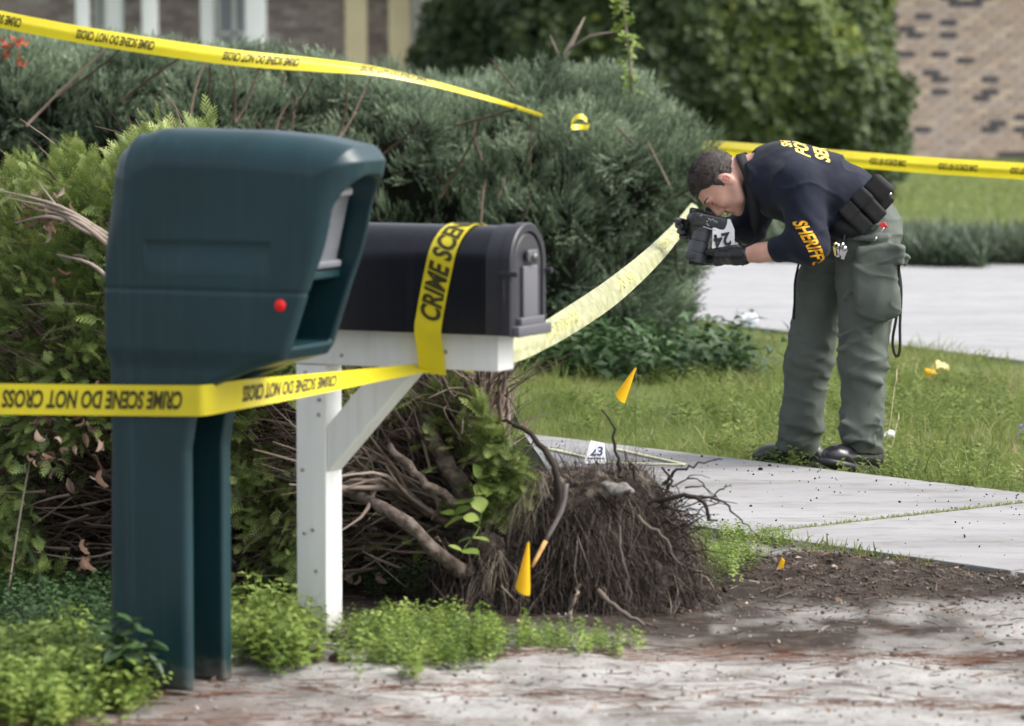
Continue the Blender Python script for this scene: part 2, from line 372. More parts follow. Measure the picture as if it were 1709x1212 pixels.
def noise(scale, detail=6, rough=.6, st=None):
    n = N.new('ShaderNodeTexNoise'); n.inputs['Scale'].default_value = scale; n.inputs['Detail'].default_value = detail; n.inputs['Roughness'].default_value = rough
    s_ = tc.outputs['Object']
    if st: mp = N.new('ShaderNodeMapping'); mp.inputs['Scale'].default_value = st; L.new(s_, mp.inputs[0]); s_ = mp.outputs[0]
    L.new(s_, n.inputs['Vector']); return n.outputs['Fac']
def ramp(src, pts):
    r = N.new('ShaderNodeValToRGB'); L.new(src, r.inputs[0]); e = r.color_ramp.elements
    while len(e) < len(pts): e.new(.5)
    for i, (p, c_) in enumerate(pts): e[i].position = p; e[i].color = (*c_, 1)
    return r.outputs[0]
def mixc(f, a_, b_):
    m_ = N.new('ShaderNodeMix'); m_.data_type = 'RGBA'; L.new(f, m_.inputs[0]); L.new(a_, m_.inputs[6]); L.new(b_, m_.inputs[7]); return m_.outputs[2]
sand = ramp(noise(4.2, 9, .68, (1, .8, 1)), [(.26, (.125, .11, .095)), (.40, (.225, .212, .198)), (.50, (.335, .328, .315)), (.68, (.43, .425, .412))])
speck = ramp(noise(75, 4, .75), [(.30, (.45, .4, .37)), (.48, (1, 1, 1)), (.66, (1.06, 1.06, 1.06))])
mu = N.new('ShaderNodeMix'); mu.data_type = 'RGBA'; mu.blend_type = 'MULTIPLY'; mu.inputs[0].default_value = .8; L.new(sand, mu.inputs[6]); L.new(speck, mu.inputs[7])
soilc = ramp(noise(22, 8, .75), [(.3, (.025, .019, .015)), (.50, (.045, .036, .030)), (.64, (.085, .070, .058)), (.80, (.19, .165, .14))])
grassc = ramp(noise(.55, 9, .7), [(.3, (.055, .08, .025)), (.5, (.10, .135, .045)), (.62, (.14, .155, .06)), (.75, (.17, .14, .08))])
ndlc = ramp(noise(40, 5, .7), [(.35, (.07, .045, .032)), (.6, (.17, .095, .068))])
o = mixc(sp.outputs[0], mu.outputs[2], soilc); o = mixc(sp.outputs[2], o, ndlc); o = mixc(sp.outputs[1], o, grassc); L.new(o, b.inputs['Base Color'])
bp = N.new('ShaderNodeBump'); bp.inputs['Strength'].default_value = .7; bp.inputs['Distance'].default_value = .012; L.new(noise(55, 8, .75), bp.inputs['Height']); L.new(bp.outputs[0], b.inputs['Normal'])
np_mesh('ground', V, F, gm, smooth=True, cols=cols)['kind'] = 'structure'

def stain_concrete(name, c_lo, c_mid, c_hi, ang):
    m = bpy.data.materials.new(name); m.use_nodes = True; nt = m.node_tree; N, L = nt.nodes, nt.links; b = N['Principled BSDF']; b.inputs['Roughness'].default_value = .88; b.inputs['Specular IOR Level'].default_value = .25
    tc = N.new('ShaderNodeTexCoord')
    def nz(scale, det, rough, st, pts):
        mp = N.new('ShaderNodeMapping'); mp.inputs['Rotation'].default_value = (0, 0, ang); mp.inputs['Scale'].default_value = st; L.new(tc.outputs['Object'], mp.inputs[0])
        n = N.new('ShaderNodeTexNoise'); n.inputs['Scale'].default_value = scale; n.inputs['Detail'].default_value = det; n.inputs['Roughness'].default_value = rough; L.new(mp.outputs[0], n.inputs['Vector'])
        r = N.new('ShaderNodeValToRGB'); L.new(n.outputs['Fac'], r.inputs[0]); e = r.color_ramp.elements
        while len(e) < len(pts): e.new(.5)
        for i, (p, c) in enumerate(pts): e[i].position = p; e[i].color = (*c, 1)
        return r.outputs[0], n.outputs['Fac']
    a, _ = nz(1.5, 8, .68, (.35, 1.4, 1), [(.28, c_lo), (.45, c_mid), (.68, c_hi)])
    s_, _ = nz(11, 6, .7, (.5, 1.3, 1), [(.32, (.70, .66, .62)), (.5, (1, 1, 1))]); f_, fh = nz(130, 4, .8, (1, 1, 1), [(.3, (.6, .6, .6)), (.45, (1, 1, 1))])
    for k, o_ in enumerate((s_, f_)):
        mu = N.new('ShaderNodeMix'); mu.data_type = 'RGBA'; mu.blend_type = 'MULTIPLY'; mu.inputs[0].default_value = .85 if k == 0 else .6; L.new(a, mu.inputs[6]); L.new(o_, mu.inputs[7]); a = mu.outputs[2]
    L.new(a, b.inputs['Base Color']); bp = N.new('ShaderNodeBump'); bp.inputs['Strength'].default_value = .3; bp.inputs['Distance'].default_value = .004; L.new(fh, bp.inputs['Height']); L.new(bp.outputs[0], b.inputs['Normal']); return m
concrete = stain_concrete('stained_concrete', (.155, .145, .14), (.245, .245, .25), (.315, .318, .322), math.atan2(.765, .645)); concrete2 = stain_concrete('driveway_stained', (.22, .222, .23), (.285, .29, .30), (.33, .335, .345), .6)
# ------------------------------------------------------------------ sidewalk: slabs with joints
walk = thing('sidewalk'); walk['kind'] = 'structure'
joints = [-9.2, -7.7, -6.2, -4.7, -3.2, 0, 1.13, 2.65, 4.2, 5.7]
for j0, j1 in zip(joints[:-1], joints[1:]):
    g_ = .007; pts = [(j0+g_, 0), (j1-g_, 0), (j1-g_, SWD), (j0+g_, SWD)]
    base = [np.array((S0[0], S0[1], -.06))+SU*u-SN*v for u, v in pts]
    dz = random.uniform(-.003, .003); mb = MB(); mb.prism(base, (0, 0, .11+dz)); mb.build('slab', concrete, walk, bevel=.006)
drive = thing('driveway'); drive['kind'] = 'structure'
for j0, j1 in [(-14, -7.5), (-7.49, -1.8), (-1.79, 3.9), (3.91, 9.6)]:
    base = [np.array((D1[0], D1[1], -.05))+DU*u+DN*v for u, v in [(j0, 0), (j1, 0), (j1, 6.4), (j0, 6.4)]]
    mb = MB(); mb.prism(base, (0, 0, .075)); mb.build('slab', concrete2, drive, bevel=.006)

# ================================================================== BACKGROUND HOUSES
def facing_wall(x0, x1, y, z0, z1, m): pass
brick_cols = [(.56, .43, .36), (.50, .40, .34), (.62, .50, .42), (.45, .36, .32), (.54, .44, .40)]
bm_tan = [mat('tan_brick_%d' % i, c_, .9, .2, var=.12, vscale=12, bump=.2) for i, c_ in enumerate(brick_cols)]
bm_dark = mat('charcoal_brick', (.115, .11, .125), .9, .2, var=.2, vscale=12, bump=.2)
mortar = mat('mortar', (.50, .45, .42), .95, .1, var=.1, vscale=8)
HY = 54.0
hr = thing('brick_house', (4.2, HY, 0), 'tan brick house wall speckled with charcoal bricks, behind the photographer', 'house')
mb = MB(); mb.box((9.2, HY+3.02, 1.75), (4.6+.3, 3.0, 1.75)); mb.build('wall', mortar, hr)
mb = MB(); mb.prism([(4.0, HY-.5, 3.5), (14.4, HY-.5, 3.5), (14.4, HY+3, 5.3), (4.0, HY+3, 5.3)], (0, 0, .15)); mb.build('roof', mat('shingle', (.09, .085, .08), .9, .2, var=.2, vscale=9), hr)
BL, BH = .235, .088
bme = {}
def brick_mesh(m):
    if m.name not in bme:
        q = MB(); q.box((0, 0, 0), (BL/2-.006, .03, BH/2-.006)); me = bpy.data.meshes.new('brick'); me.from_pydata(q.v, [], q.f); me.materials.append(m); bme[m.name] = me
    return bme[m.name]
cand = []
for r in range(int(3.4/BH)):
    for k in range(40):
        x = 4.35+(r % 2)*BL/2+k*BL; z = .06+r*BH; d = .35*fbm(x*1.6, r*.35, 0, 77, 2)+hash3(np.array(k), np.array(r), np.array(3), 5)
        dark = float(d) > .86
        if x < 13.6: cand.append((abs(x-6.0)+abs(z-1.2)*1.0, x, z, dark, (k*7+r*13+(k*r) % 5) % 5))
cand.sort(key=lambda t: t[0]); rest = MB(); restd = MB()
for i, (_, x, z, dark, ci) in enumerate(cand):
    if i < 290:
        o = bpy.data.objects.new('brick', brick_mesh(bm_dark if dark else bm_tan[ci])); COL.objects.link(o); o.parent = hr; o.location = (x-4.2, random.uniform(-.006, .004), z)
    else: (restd if dark else rest).box((x, HY, z), (BL/2-.006, .03, BH/2-.006))
o = rest.build('brickwork', bm_tan[0], hr); o['kind'] = 'stuff'; o = restd.build('dark_brickwork', bm_dark, hr); o['kind'] = 'stuff'

HL = 50.0
hl = thing('porch_house', (-2, HL, 0), 'mauve brick house with white and cream porch posts behind the hedge', 'house')
mauve = [mat('mauve_brick_%d' % i, c_, .9, .2, var=.1, vscale=9) for i, c_ in enumerate([(.46, .38, .38), (.36, .29, .30), (.55, .49, .49)])]
mb = MB(); mb.box((-4.0, HL+2.6, 1.7), (5.4, 1.6, 1.7)); mb.build('wall', mat('grey_mortar', (.36, .34, .34), .95, .1, var=.1, vscale=6), hl)
mb = MB(); mb.prism([(-10, HL-.6, 3.2), (1.9, HL-.6, 3.2), (1.9, HL+3, 4.8), (-10, HL+3, 4.8)], (0, 0, .15)); mb.build('roof', MATS['shingle'], hl)
bw = [MB(), MB(), MB()]
for r in range(28, 40):
    for k in range(46):
        x = -9.3+(r % 2)*.11+k*.22; z = r*.078
        if x < 1.3: bw[random.choice((0, 0, 1, 2))].box((x, HL+1.0, z), (.103, .03, .033))
bw2 = []
for r in range(0, 28):
    for k in range(46):
        x = -9.3+(r % 2)*.11+k*.22; z = r*.078
        if x < 1.3: bw[random.choice((0, 0, 1, 2))].box((x, HL+1.0, z), (.103, .03, .033))
for q, m_ in zip(bw, mauve): o = q.build('brickwork', m_, hl); o['kind'] = 'stuff'
cream = mat('cream_paint', (.62, .53, .36), .6, .3, var=.06, vscale=3); wht = mat('bright_white_paint', (.80, .82, .84), .5, .4, var=.03, vscale=3)
def hx(px, d=HL): return (px-CX)*d/FPX
for px0, px1, m_, dd in [(130, 152, wht, 0), (176, 205, wht, .3), (240, 266, wht, 0), (334, 357, wht, .3), (411, 446, wht, 0), (575, 612, cream, .3), (648, 684, cream, .3), (722, 768, wht, -.2), (775, 850, cream, .75), (855, 898, cream, 0)]:
    mb = MB(); x0, x1 = hx(px0), hx(px1); mb.box(((x0+x1)/2, HL+dd, 1.6), ((x1-x0)/2, .11, 1.6), bev=.02)
    mb.box(((x0+x1)/2, HL+dd, .1), ((x1-x0)/2+.04, .15, .1)); mb.box(((x0+x1)/2, HL+dd, 3.12), ((x1-x0)/2+.04, .15, .08)); mb.build('porch_post', m_, hl)
glass = mat('window_glass', (.32, .36, .42), .12, .8)
for px0, px1 in [(357, 411), (152, 176)]:
    x0, x1 = hx(px0), hx(px1); mb = MB(); mb.box(((x0+x1)/2, HL+.93, 1.75), ((x1-x0)/2, .02, .75)); wi = mb.build('window', glass, hl)
    mb = MB()
    for zz in (1.0, 1.75, 2.5): mb.box(((x0+x1)/2, HL+.9, zz), ((x1-x0)/2, .03, .025))
    for xq in (x0, (x0+x1)/2, x1): mb.box((xq, HL+.9, 1.75), (.025, .03, .75))
    mb.build('frame', wht, wi)
x0, x1 = hx(684), hx(722)
for i in range(19):
    mb = MB(); mb.box(((x0+x1)/2, HL+.86, .85+i*.085), ((x1-x0)/2, .02, .036), bev=.006); mb.build('shutter_slat', wht, hl)

# ================================================================== FOLIAGE HELPERS
def juniper_spray():
    V = []; F = []
    def leafq(a, b, w_):
        a = np.array(a); b = np.array(b); d = b-a; s_ = np.cross(d, (random.uniform(-1, 1), random.uniform(-1, 1), .2)); s_ = s_/np.linalg.norm(s_)*w_
        n = len(V); V.extend([a-s_*.6, a+s_*.6, b]); F.append((n, n+1, n+2))
    for i in range(11):
        z = .006+i*.0085; q = i*2.4; l = .030-.0012*i
        leafq((0, 0, z), (math.cos(q)*l*.62, math.sin(q)*l*.62, z+l*.85), .0050)
    leafq((0, 0, .085), (0, 0, .125), .005); leafq((0, 0, 0), (0, 0, .1), .0035)
    return np.array(V), np.array(F)
def fan_spray(n=7, L_=.12):      # flat fern-like spray of scale foliage
    V = []; F = []
    def seg(a, b, w_, wz=0):
        a = np.array(a, float); b = np.array(b, float); d = b-a; s_ = np.array((d[2], 0, -d[0])); s_ = s_/(np.linalg.norm(s_)+1e-9)*w_
        k = len(V); V.extend([a-s_, a+s_, b+s_*.45, b-s_*.45]); F.append((k, k+1, k+2, k+3))
    def bend(x, z): return -.9*(x*x+(z*.6)**2)
    def pt(x, z): return (x, bend(x, z), z)
    seg(pt(0, 0), pt(0, L_*.5), .0013); seg(pt(0, L_*.5), pt(0, L_), .0012)
    for i in range(n):
        z0 = L_*(.10+.80*i/n); l = L_*(.46-.34*i/n)
        for sg in (-1, 1):
            z1 = z0+(.006 if sg > 0 else 0); dx, dz = sg*.66, .75
            e = (dx*l, z1+dz*l); seg(pt(0, z1), pt(*e), .0014)
            for j in range(1, 4):
                t = j/4; bx, bz = dx*l*t, z1+dz*l*t; ll = l*.34*(1.1-t)
                seg(pt(bx, bz), pt(bx+sg*ll*.95, bz+ll*.3), .0014); seg(pt(bx, bz), pt(bx+sg*ll*.1, bz+ll), .0014)
    return np.array(V), np.array(F)
def leaf_cluster(n=5, L_=.07, W_=.03, up=.5):
    V = []; F = []
    for i in range(n):
        q = i*2*math.pi/n+random.uniform(-.3, .3); o_ = np.array((math.cos(q), math.sin(q), up+random.uniform(-.25, .3))); o_ /= np.linalg.norm(o_)
        s_ = np.cross(o_, (0, 0, 1)); s_ /= np.linalg.norm(s_); l = L_*random.uniform(.75, 1.1); dn = np.array((0, 0, -1.))
        k = len(V); V += [o_*l*.05, o_*l*.5-s_*W_*.5-dn*.002, o_*l*.5+s_*W_*.5-dn*.002, o_*l+dn*l*.15]; F += [(k, k+1, k+3, k+2)]
    return np.array(V), np.array(F)
def sample_sdf(fn, lo, hi, n, band, cull=None):
    p = RNG.uniform(lo, hi, (n, 3)); d = fn(p); k = (d < 0) & (d > -band); p = p[k]; d = d[k]
    e = .03; g = np.stack([fn(p+np.eye(3)[i]*e)-fn(p-np.eye(3)[i]*e) for i in range(3)], 1); g /= np.linalg.norm(g, axis=1, keepdims=True)+1e-9
    if cull is not None: k = cull(p, g); p, g, d = p[k], g[k], d[k]
    return p, g, d

# ------------------------------------------------------------------ the juniper hedge
def hedge_sdf(p):
    x, y, z = p[:, 0], p[:, 1], p[:, 2]
    cx, cy, cz = -1.45, 20.1, .68; hx_, hy, hz = 2.42, 1.5, .74
    zt = z+.085*(x+1.2)                                     # the top falls towards the right end
    end = sstep(.2, 1.1, x); hy2 = hy*(1-.25*end)
    q = np.stack([np.abs(x-cx+.10*sstep(.7, 0, z))-(hx_-.5), np.abs(y-cy)-(hy2-.5), np.abs(zt-cz)-(hz-.42)], 1)
    r = np.where(q[:, 0] > 0, .46, .42)
    d = np.linalg.norm(np.maximum(q, 0), axis=1)+np.minimum(q.max(1), 0)-.46
    return d-.20*fbm(x*1.7, y*1.7, z*2.0, 60)-.15*fbm(x*4.6, y*4.6, z*5, 64)
hedge = thing('hedge', (-1.0, 19.5, 0), 'long blue-green juniper hedge stretching behind the mailboxes', 'hedge')
vis = lambda p, g: ((g[:, 1] < .25) | (g[:, 2] > .35)) & (p[:, 0] > -3.4) & (p[:, 1] < 21.2)
p, g, d = sample_sdf(hedge_sdf, (-3.6, 17.9, .02), (1.5, 21.4, 2.1), 1500000, .13, vis)
gap = fbm(p[:, 0]*6.5, p[:, 1]*6.5, p[:, 2]*6.5, 84); kk = gap > -.34+.26*(p[:, 0] < -.4)*(p[:, 2] < 1.1); p, g, d = p[kk], g[kk], d[kk]
sel = RNG.permutation(len(p))[:92000]; p, g, d = p[sel], g[sel], d[sel]
swirl = np.stack([fbm(p[:, 0]*6, p[:, 1]*6, p[:, 2]*6, s_) for s_ in (70, 73, 76)], 1)
D = g*.75+np.array((0.05, -.1, .75))+swirl*1.9+RNG.normal(0, .35, p.shape)
tone = .42+.42*fbm(p[:, 0]*6, p[:, 1]*6, p[:, 2]*6, 80)+RNG.normal(0, .10, len(p))+.20*(g[:, 2] > .5)+.9*np.minimum(d+.04, 0)  # top-facing sprays painted lighter as if lit from above, deeper ones darker as shade
TV, TF = juniper_spray()
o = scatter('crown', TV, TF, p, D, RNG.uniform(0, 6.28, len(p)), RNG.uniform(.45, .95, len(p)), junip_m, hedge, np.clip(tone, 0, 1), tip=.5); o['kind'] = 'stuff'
fl = Field((-3.9, 17.8, -.05), (1.4, 21.8, 2.1), .07)
i = np.indices(fl.n).reshape(3, -1).T; fl.F = (hedge_sdf(fl.lo+i*fl.h)+.17).reshape(fl.n).astype(np.float32); fl.build('shade_core', core_m, hedge)  # added dark core inside the hedge, blocks light between the sprays
mb = MB()
for x0, y0, x1, y1 in [(40, 210, 205, 60), (100, 160, 215, 70), (205, 170, 330, 70), (310, 210, 350, 90), (350, 200, 345, 110), (395, 200, 380, 100), (390, 205, 440, 110), (470, 215, 520, 130), (455, 230, 490, 160), (560, 235, 625, 130), (565, 230, 580, 130), (740, 330, 800, 200), (765, 210, 860, 180), (800, 270, 795, 200), (815, 300, 790, 420), (880, 330, 860, 400), (1130, 330, 1165, 300), (1120, 400, 1140, 470), (640, 260, 700, 200)]:
    pts = [P(x0+(x1-x0)*t+5*math.sin(t*4+x0), y0+(y1-y0)*t, 18.35+.25*math.sin(x0)*(t)) for t in np.linspace(0, 1, 7)]
    mb.tube(pts, [.006*(1-.5*t)+.001 for t in np.linspace(0, 1, 7)], 5, rnd=random.uniform(.2, .6))
for k in range(12):
    px, py = random.uniform(0, 1150), random.uniform(120, 420); a_ = P(px, py, random.uniform(18.45, 18.8)); ln = random.uniform(.12, .3); an = random.uniform(-.8, .8)
    mb.tube([a_+np.array((math.sin(an)*t*ln, -.03*math.sin(t*3), math.cos(an)*t*ln)) for t in (0, .35, .7, 1)], [.006, .005, .004, .002], 4, rnd=random.uniform(.2, .8))
o = mb.build('branches', twig_m, hedge, fix=False); o['kind'] = 'stuff'

# weathered dead twig and a leafy stalk rising above the hedge
t = thing('dead_branch', P(950, 90, 19.4), 'bleached dead branch poking up from the hedge top', 'branch')
mb = MB(); mb.tube([P(925, 118, 19.4), P(945, 90, 19.4), P(960, 60, 19.4), P(976, 28, 19.4)], [.02, .016, .01, .003], 6, rnd=1)
mb.tube([P(948, 84, 19.4), P(985, 60, 19.3), P(1030, 52, 19.3)], [.009, .006, .003], 5, rnd=.9); mb.tube([P(935, 100, 19.4), P(925, 75, 19.4), P(918, 58, 19.4)], [.009, .006, .002], 5, rnd=.9); mb.build('stem', twig_m, t)
t = thing('tall_weed', P(1045, 180, 19.3), 'slender pale leafy stalk standing out of the hedge', 'weed')
mb = MB(); mb.tube([P(1062, 200, 19.3), P(1052, 110, 19.3), P(1042, 20, 19.3), P(1040, -30, 19.3)], [.009, .008, .006, .004], 5, rnd=.9); mb.build('stem', twig_m, t)
pos = np.array([P(1040+(py-20)*.11+random.uniform(-16, 16), py, 19.3+random.uniform(-.05, .05)) for py in np.arange(-30, 190, 5)])
TV, TF = leaf_cluster(4, .055, .028, .6); scatter('leaves', TV, TF, pos, RNG.normal(0, .5, pos.shape)+(0, 0, .8), RNG.uniform(0, 6, len(pos)), RNG.uniform(.7, 1.2, len(pos)), weed_m, t, RNG.uniform(.2, .9, len(pos)))
# red berries / leaves at the far left of the hedge
t = thing('red_leaf_sprig', P(20, 90, 17.9), 'sprig of small red leaves at the hedge\'s far left end', 'sprig')
pos = np.array([P(x_+random.uniform(-7, 7), y_+random.uniform(-7, 7), 17.9) for x_, y_ in [(12, 60), (22, 66), (32, 64), (18, 78), (28, 82), (10, 70), (34, 96), (38, 104), (30, 70), (14, 88), (40, 68)]])
TV, TF = leaf_cluster(3, .035, .022, .3); scatter('leaves', TV, TF, pos, RNG.normal(0, .8, pos.shape)+(0, -.5, .3), RNG.uniform(0, 6, len(pos)), RNG.uniform(.7, 1.2, len(pos)), mat('red_leaf', (.42, .07, .035), .6, .3, trans=.3, var=.2), t)
mb = MB(); mb.tube([P(-20, 130, 17.95), P(10, 90, 17.92), P(35, 62, 17.9)], [.007, .005, .003], 5, rnd=.4); mb.build('stem', twig_m, t)

# ------------------------------------------------------------------ the rounded broadleaf bush far behind
def bush_sdf(p):
    x, y, z = p[:, 0], p[:, 1], p[:, 2]
    d = 9.
    for c_, r_ in [((2.1, 40, 1.1), (1.5, 1.6, 1.55)), ((1.2, 40.6, 1.7), (1.7, 1.5, 1.9)), ((2.9, 40.2, 1.0), (1.2, 1.5, 1.05)), ((3.45, 40.5, .65), (.65, .9, .75)), ((2.6, 40.8, 1.6), (1.35, 1.3, 1.15)), ((.2, 41, 1.2), (1.2, 1.2, 1.9))]:
        q = np.sqrt((((x-c_[0])/r_[0])**2+((y-c_[1])/r_[1])**2+((z-c_[2])/r_[2])**2)); d = np.minimum(d, (q-1)*min(r_))
    return d-.30*fbm(x*1.3, y*1.3, z*1.3, 90)-.16*fbm(x*3.5, y*3.5, z*3.5, 93)
bush = thing('broadleaf_bush', (2.4, 40, 0), 'big olive-green bush in front of the brick wall, behind the photographer', 'bush')
p, g, d = sample_sdf(bush_sdf, (-1.4, 37.8, 0), (5.2, 42.5, 4.2), 700000, .28, lambda p, g: g[:, 1] < .35)
sel = RNG.permutation(len(p))[:42000]; p, g, d = p[sel], g[sel], d[sel]
TV, TF = leaf_cluster(6, .075, .035, .5)
tone = .35+.45*fbm(p[:, 0]*1.2, p[:, 1]*1.2, p[:, 2]*1.2, 95)+RNG.normal(0, .15, len(p))+.25*sstep(.6, 2.4, p[:, 2])*sstep(1.3, 2.2, p[:, 0])
o = scatter('crown', TV, TF, p, g+RNG.normal(0, .5, p.shape)+(0, -.2, .3), RNG.uniform(0, 6, len(p)), RNG.uniform(.7, 1.3, len(p)), bush_m, bush, np.clip(tone, 0, 1)); o['kind'] = 'stuff'
fl = Field((-1.6, 37.6, -.1), (5.4, 43, 4.4), .14); i = np.indices(fl.n).reshape(3, -1).T; fl.F = (bush_sdf(fl.lo+i*fl.h)+.3).reshape(fl.n).astype(np.float32); fl.build('shade_core', core_m, bush)  # added dark core blocks light through the bush
mb = MB()
for k in range(7): mb.tube([(2.3+.25*math.cos(k), 40+.2*math.sin(k), 0), (2.3+.7*math.cos(k), 40+.5*math.sin(k), .7), (2.3+1.2*math.cos(k), 40+.8*math.sin(k), 1.7)], [.06, .045, .02], 6, rnd=.4)
mb.build('stems', twig_m, bush)

# ------------------------------------------------------------------ border of strap-leaved plants beyond the driveway
def blade(n=4, L_=.3, W_=.01, curl=.5):
    V = []; F = []
    for i in range(n):
        t = i/n; w_ = W_*(1-.55*t); V += [(-w_/2, curl*L_*t*t*.9, L_*t*(1-.35*curl*t)), (w_/2, curl*L_*t*t*.9, L_*t*(1-.35*curl*t))]
    V.append((0, curl*L_*.9, L_*(1-.35*curl)))
    for i in range(n-1): k = 2*i; F += [(k, k+1, k+2), (k+1, k+3, k+2)]
    k = 2*(n-1); F.append((k, k+1, k+2)); return np.array(V), np.array(F)
bord = []
n = 15000; bx = RNG.uniform(.9, 5.2, n); by = 28.0-(bx-2.6)*.55+RNG.uniform(-.45, 1.3, n)
keep = ~((bx > 3.35) & (by < 28.2-(bx-2.6)*.55))
bx, by = bx[keep], by[keep]; n = len(bx); pos = np.stack([bx, by, np.zeros(n)], 1)
ctr = np.round(bx/.42)*.42; D = np.stack([(bx-ctr)*1.6+RNG.normal(0, .3, n), RNG.normal(-.15, .3, n), np.full(n, 1.)], 1)
TV, TF = blade(4, .36, .016, .75)
o = scatter('border_plants', TV, TF, pos, D, RNG.uniform(0, 6.28, n), RNG.uniform(.6, 1.15, n), mat('strap_leaf', (.04, .07, .03), .5, .4, ramp=[(0, (.03, .055, .03)), (.7, (.065, .10, .055)), (1, (.15, .18, .09))], trans=.2), None, np.clip(RNG.normal(.45, .25, n)+.25*vn(bx*3, by*3, 0), 0, 1))
tag(o, 'low border of dark strap-leaved ground cover along the driveway', 'ground cover', kind='stuff')

# ------------------------------------------------------------------ grass
def grass_patch(name, n, fx, fn_keep, hgt, lean=.35, tonefn=None, width=.0045, curl=.4, label=None, seedz=0):
    xy = fx(n); k = fn_keep(xy[:, 0], xy[:, 1]); xy = xy[k]; m_ = len(xy)
    pos = np.column_stack([xy, gz(xy[:, 0], xy[:, 1])-.004])
    D = np.column_stack([RNG.normal(0, lean, (m_, 2)), np.ones(m_)]); TV, TF = blade(3, 1, width/hgt, curl)
    cl = .65+.55*fbm(xy[:, 0]*3.1, xy[:, 1]*3.1, 0, 33+seedz)
    o = scatter(name, TV, TF, pos, D, RNG.uniform(0, 6.28, m_), np.clip(hgt*cl*RNG.uniform(.45, 1.3, m_), .012, None), grass_m, None, np.clip(tonefn(xy[:, 0], xy[:, 1], m_), 0, 1))
    return tag(o, label, 'grass', kind='stuff')
def uni(x0, x1, y0, y1): return lambda n: np.stack([RNG.uniform(x0, x1, n), RNG.uniform(y0, y1, n)], 1)
def keep_mid(x, y):
    a, c = sw_coord(x, y); b_, e = dv_coord(x, y); ok = (c > SWD+.006+.02*vn(x*9, y*9, 0)) & (e < -.01)
    bare = fbm(x*1.6, y*1.6, 0, 55)+.35*sstep(1.6, 2.4, x); return ok & (x < y*.137+.15) & (x > -.5) & (RNG.uniform(0, 1, len(x)) > np.clip(bare*1.2, 0, .75))
def tone_mid(x, y, n): return .56+.28*fbm(x*1.4, y*1.4, 0, 56)+RNG.normal(0, .19, n)+.22*sstep(1.6, 2.4, x)*(fbm(x*2.5, y*1.2, 0, 58) > -.1)
grass_patch('grass', 210000, uni(-.5, 3.1, 13.2, 23), keep_mid, .085, .42, tone_mid, label='rough green grass verge between the sidewalk and the driveway')
grass_patch('grass', 16000, uni(-.5, 3.1, 13.2, 20), lambda x, y: keep_mid(x, y) & (vn(x*2.2, y*2.2, 0, 9) > -.2), .17, .5, tone_mid, width=.006, curl=.7, label='long unmown blades standing above the grass verge')
def keep_edge(x, y):
    a, c = sw_coord(x, y); return ((c > -.10) & (c < -.005)) & (RNG.uniform(0, 1, len(x)) < .6*sstep(1.1, .2, a)+.10)
grass_patch('grass', 26000, uni(-.1, 1.5, 11.3, 13.6), keep_edge, .05, .5, lambda x, y, n: RNG.normal(.5, .2, n), width=.006, label='thin grass tufts along the near edge of the sidewalk')
# grass growing in the sidewalk joint
u = RNG.uniform(.05, 1.45, 1500); xy = np.array((S0[0], S0[1]))+np.outer(u, -SN[:2])+np.outer(RNG.normal(0, .008, 1500), SU[:2])
TV, TF = blade(3, .022, .003, .4); o = scatter('joint_grass', TV, TF, np.column_stack([xy, np.full(len(xy), .042)]), np.column_stack([RNG.normal(0, .6, (len(xy), 2)), np.ones(len(xy))]), RNG.uniform(0, 6, len(xy)), RNG.uniform(.5, 1.2, len(xy)), grass_m, None, RNG.uniform(.5, 1, len(xy)))
tag(o, 'thin dry grass growing in the sidewalk joint', 'grass', kind='stuff')
def far_keep(x, y): b_, e = dv_coord(x, y); return (e > 8.4) & (y > 29.5) & (x < y*.14) & (x > .5)
n = 26000; xy = np.stack([RNG.uniform(.5, 7.5, n), 29.5+24*RNG.uniform(0, 1, n)**1.5], 1); k = far_keep(xy[:, 0], xy[:, 1]); xy = xy[k]; n = len(xy)
TV, TF = blade(3, .09, .014, .4); o = scatter('lawn_grass', TV, TF, np.column_stack([xy, gz(xy[:, 0], xy[:, 1])]), np.column_stack([RNG.normal(0, .5, (n, 2)), np.ones(n)]), RNG.uniform(0, 6, n), RNG.uniform(.5, 1.2, n), grass_m, None, np.clip(RNG.normal(.62, .2, n), 0, .95))
tag(o, 'mown lawn in front of the brick house', 'grass', kind='stuff')
# tall seed stalks by the photographer
for (x0, y0, x1, y1, lab) in [(1468, 790, 1497, 615, 'tall dry grass stalk just right of the photographer\'s leg'), (1478, 775, 1500, 690, 'shorter dry grass stalk right of the photographer'), (1520, 650, 1530, 605, 'short pale grass stalk beyond the dangling strap'), (1395, 690, 1412, 650, 'thin dry stalk between the photographer\'s legs')]:
    a_ = G(x0, y0); mb = MB(); b_ = P(x1, y1, a_[1]+.05); mb.tube([a_, (a_+b_)/2+(.008, 0, 0), b_], [.0022, .0018, .001], 4, rnd=1.); mb.tube([a_+(b_-a_)*.78, a_+(b_-a_)*.9+(.004, 0, 0), b_], [.001, .0035, .001], 4, rnd=1.)
    o = mb.build('grass_stalk', mat('dry_straw', (.50, .44, .28), .8, .2), None); tag(o, lab, 'grass stalk', 'dry grass stalks near the photographer')

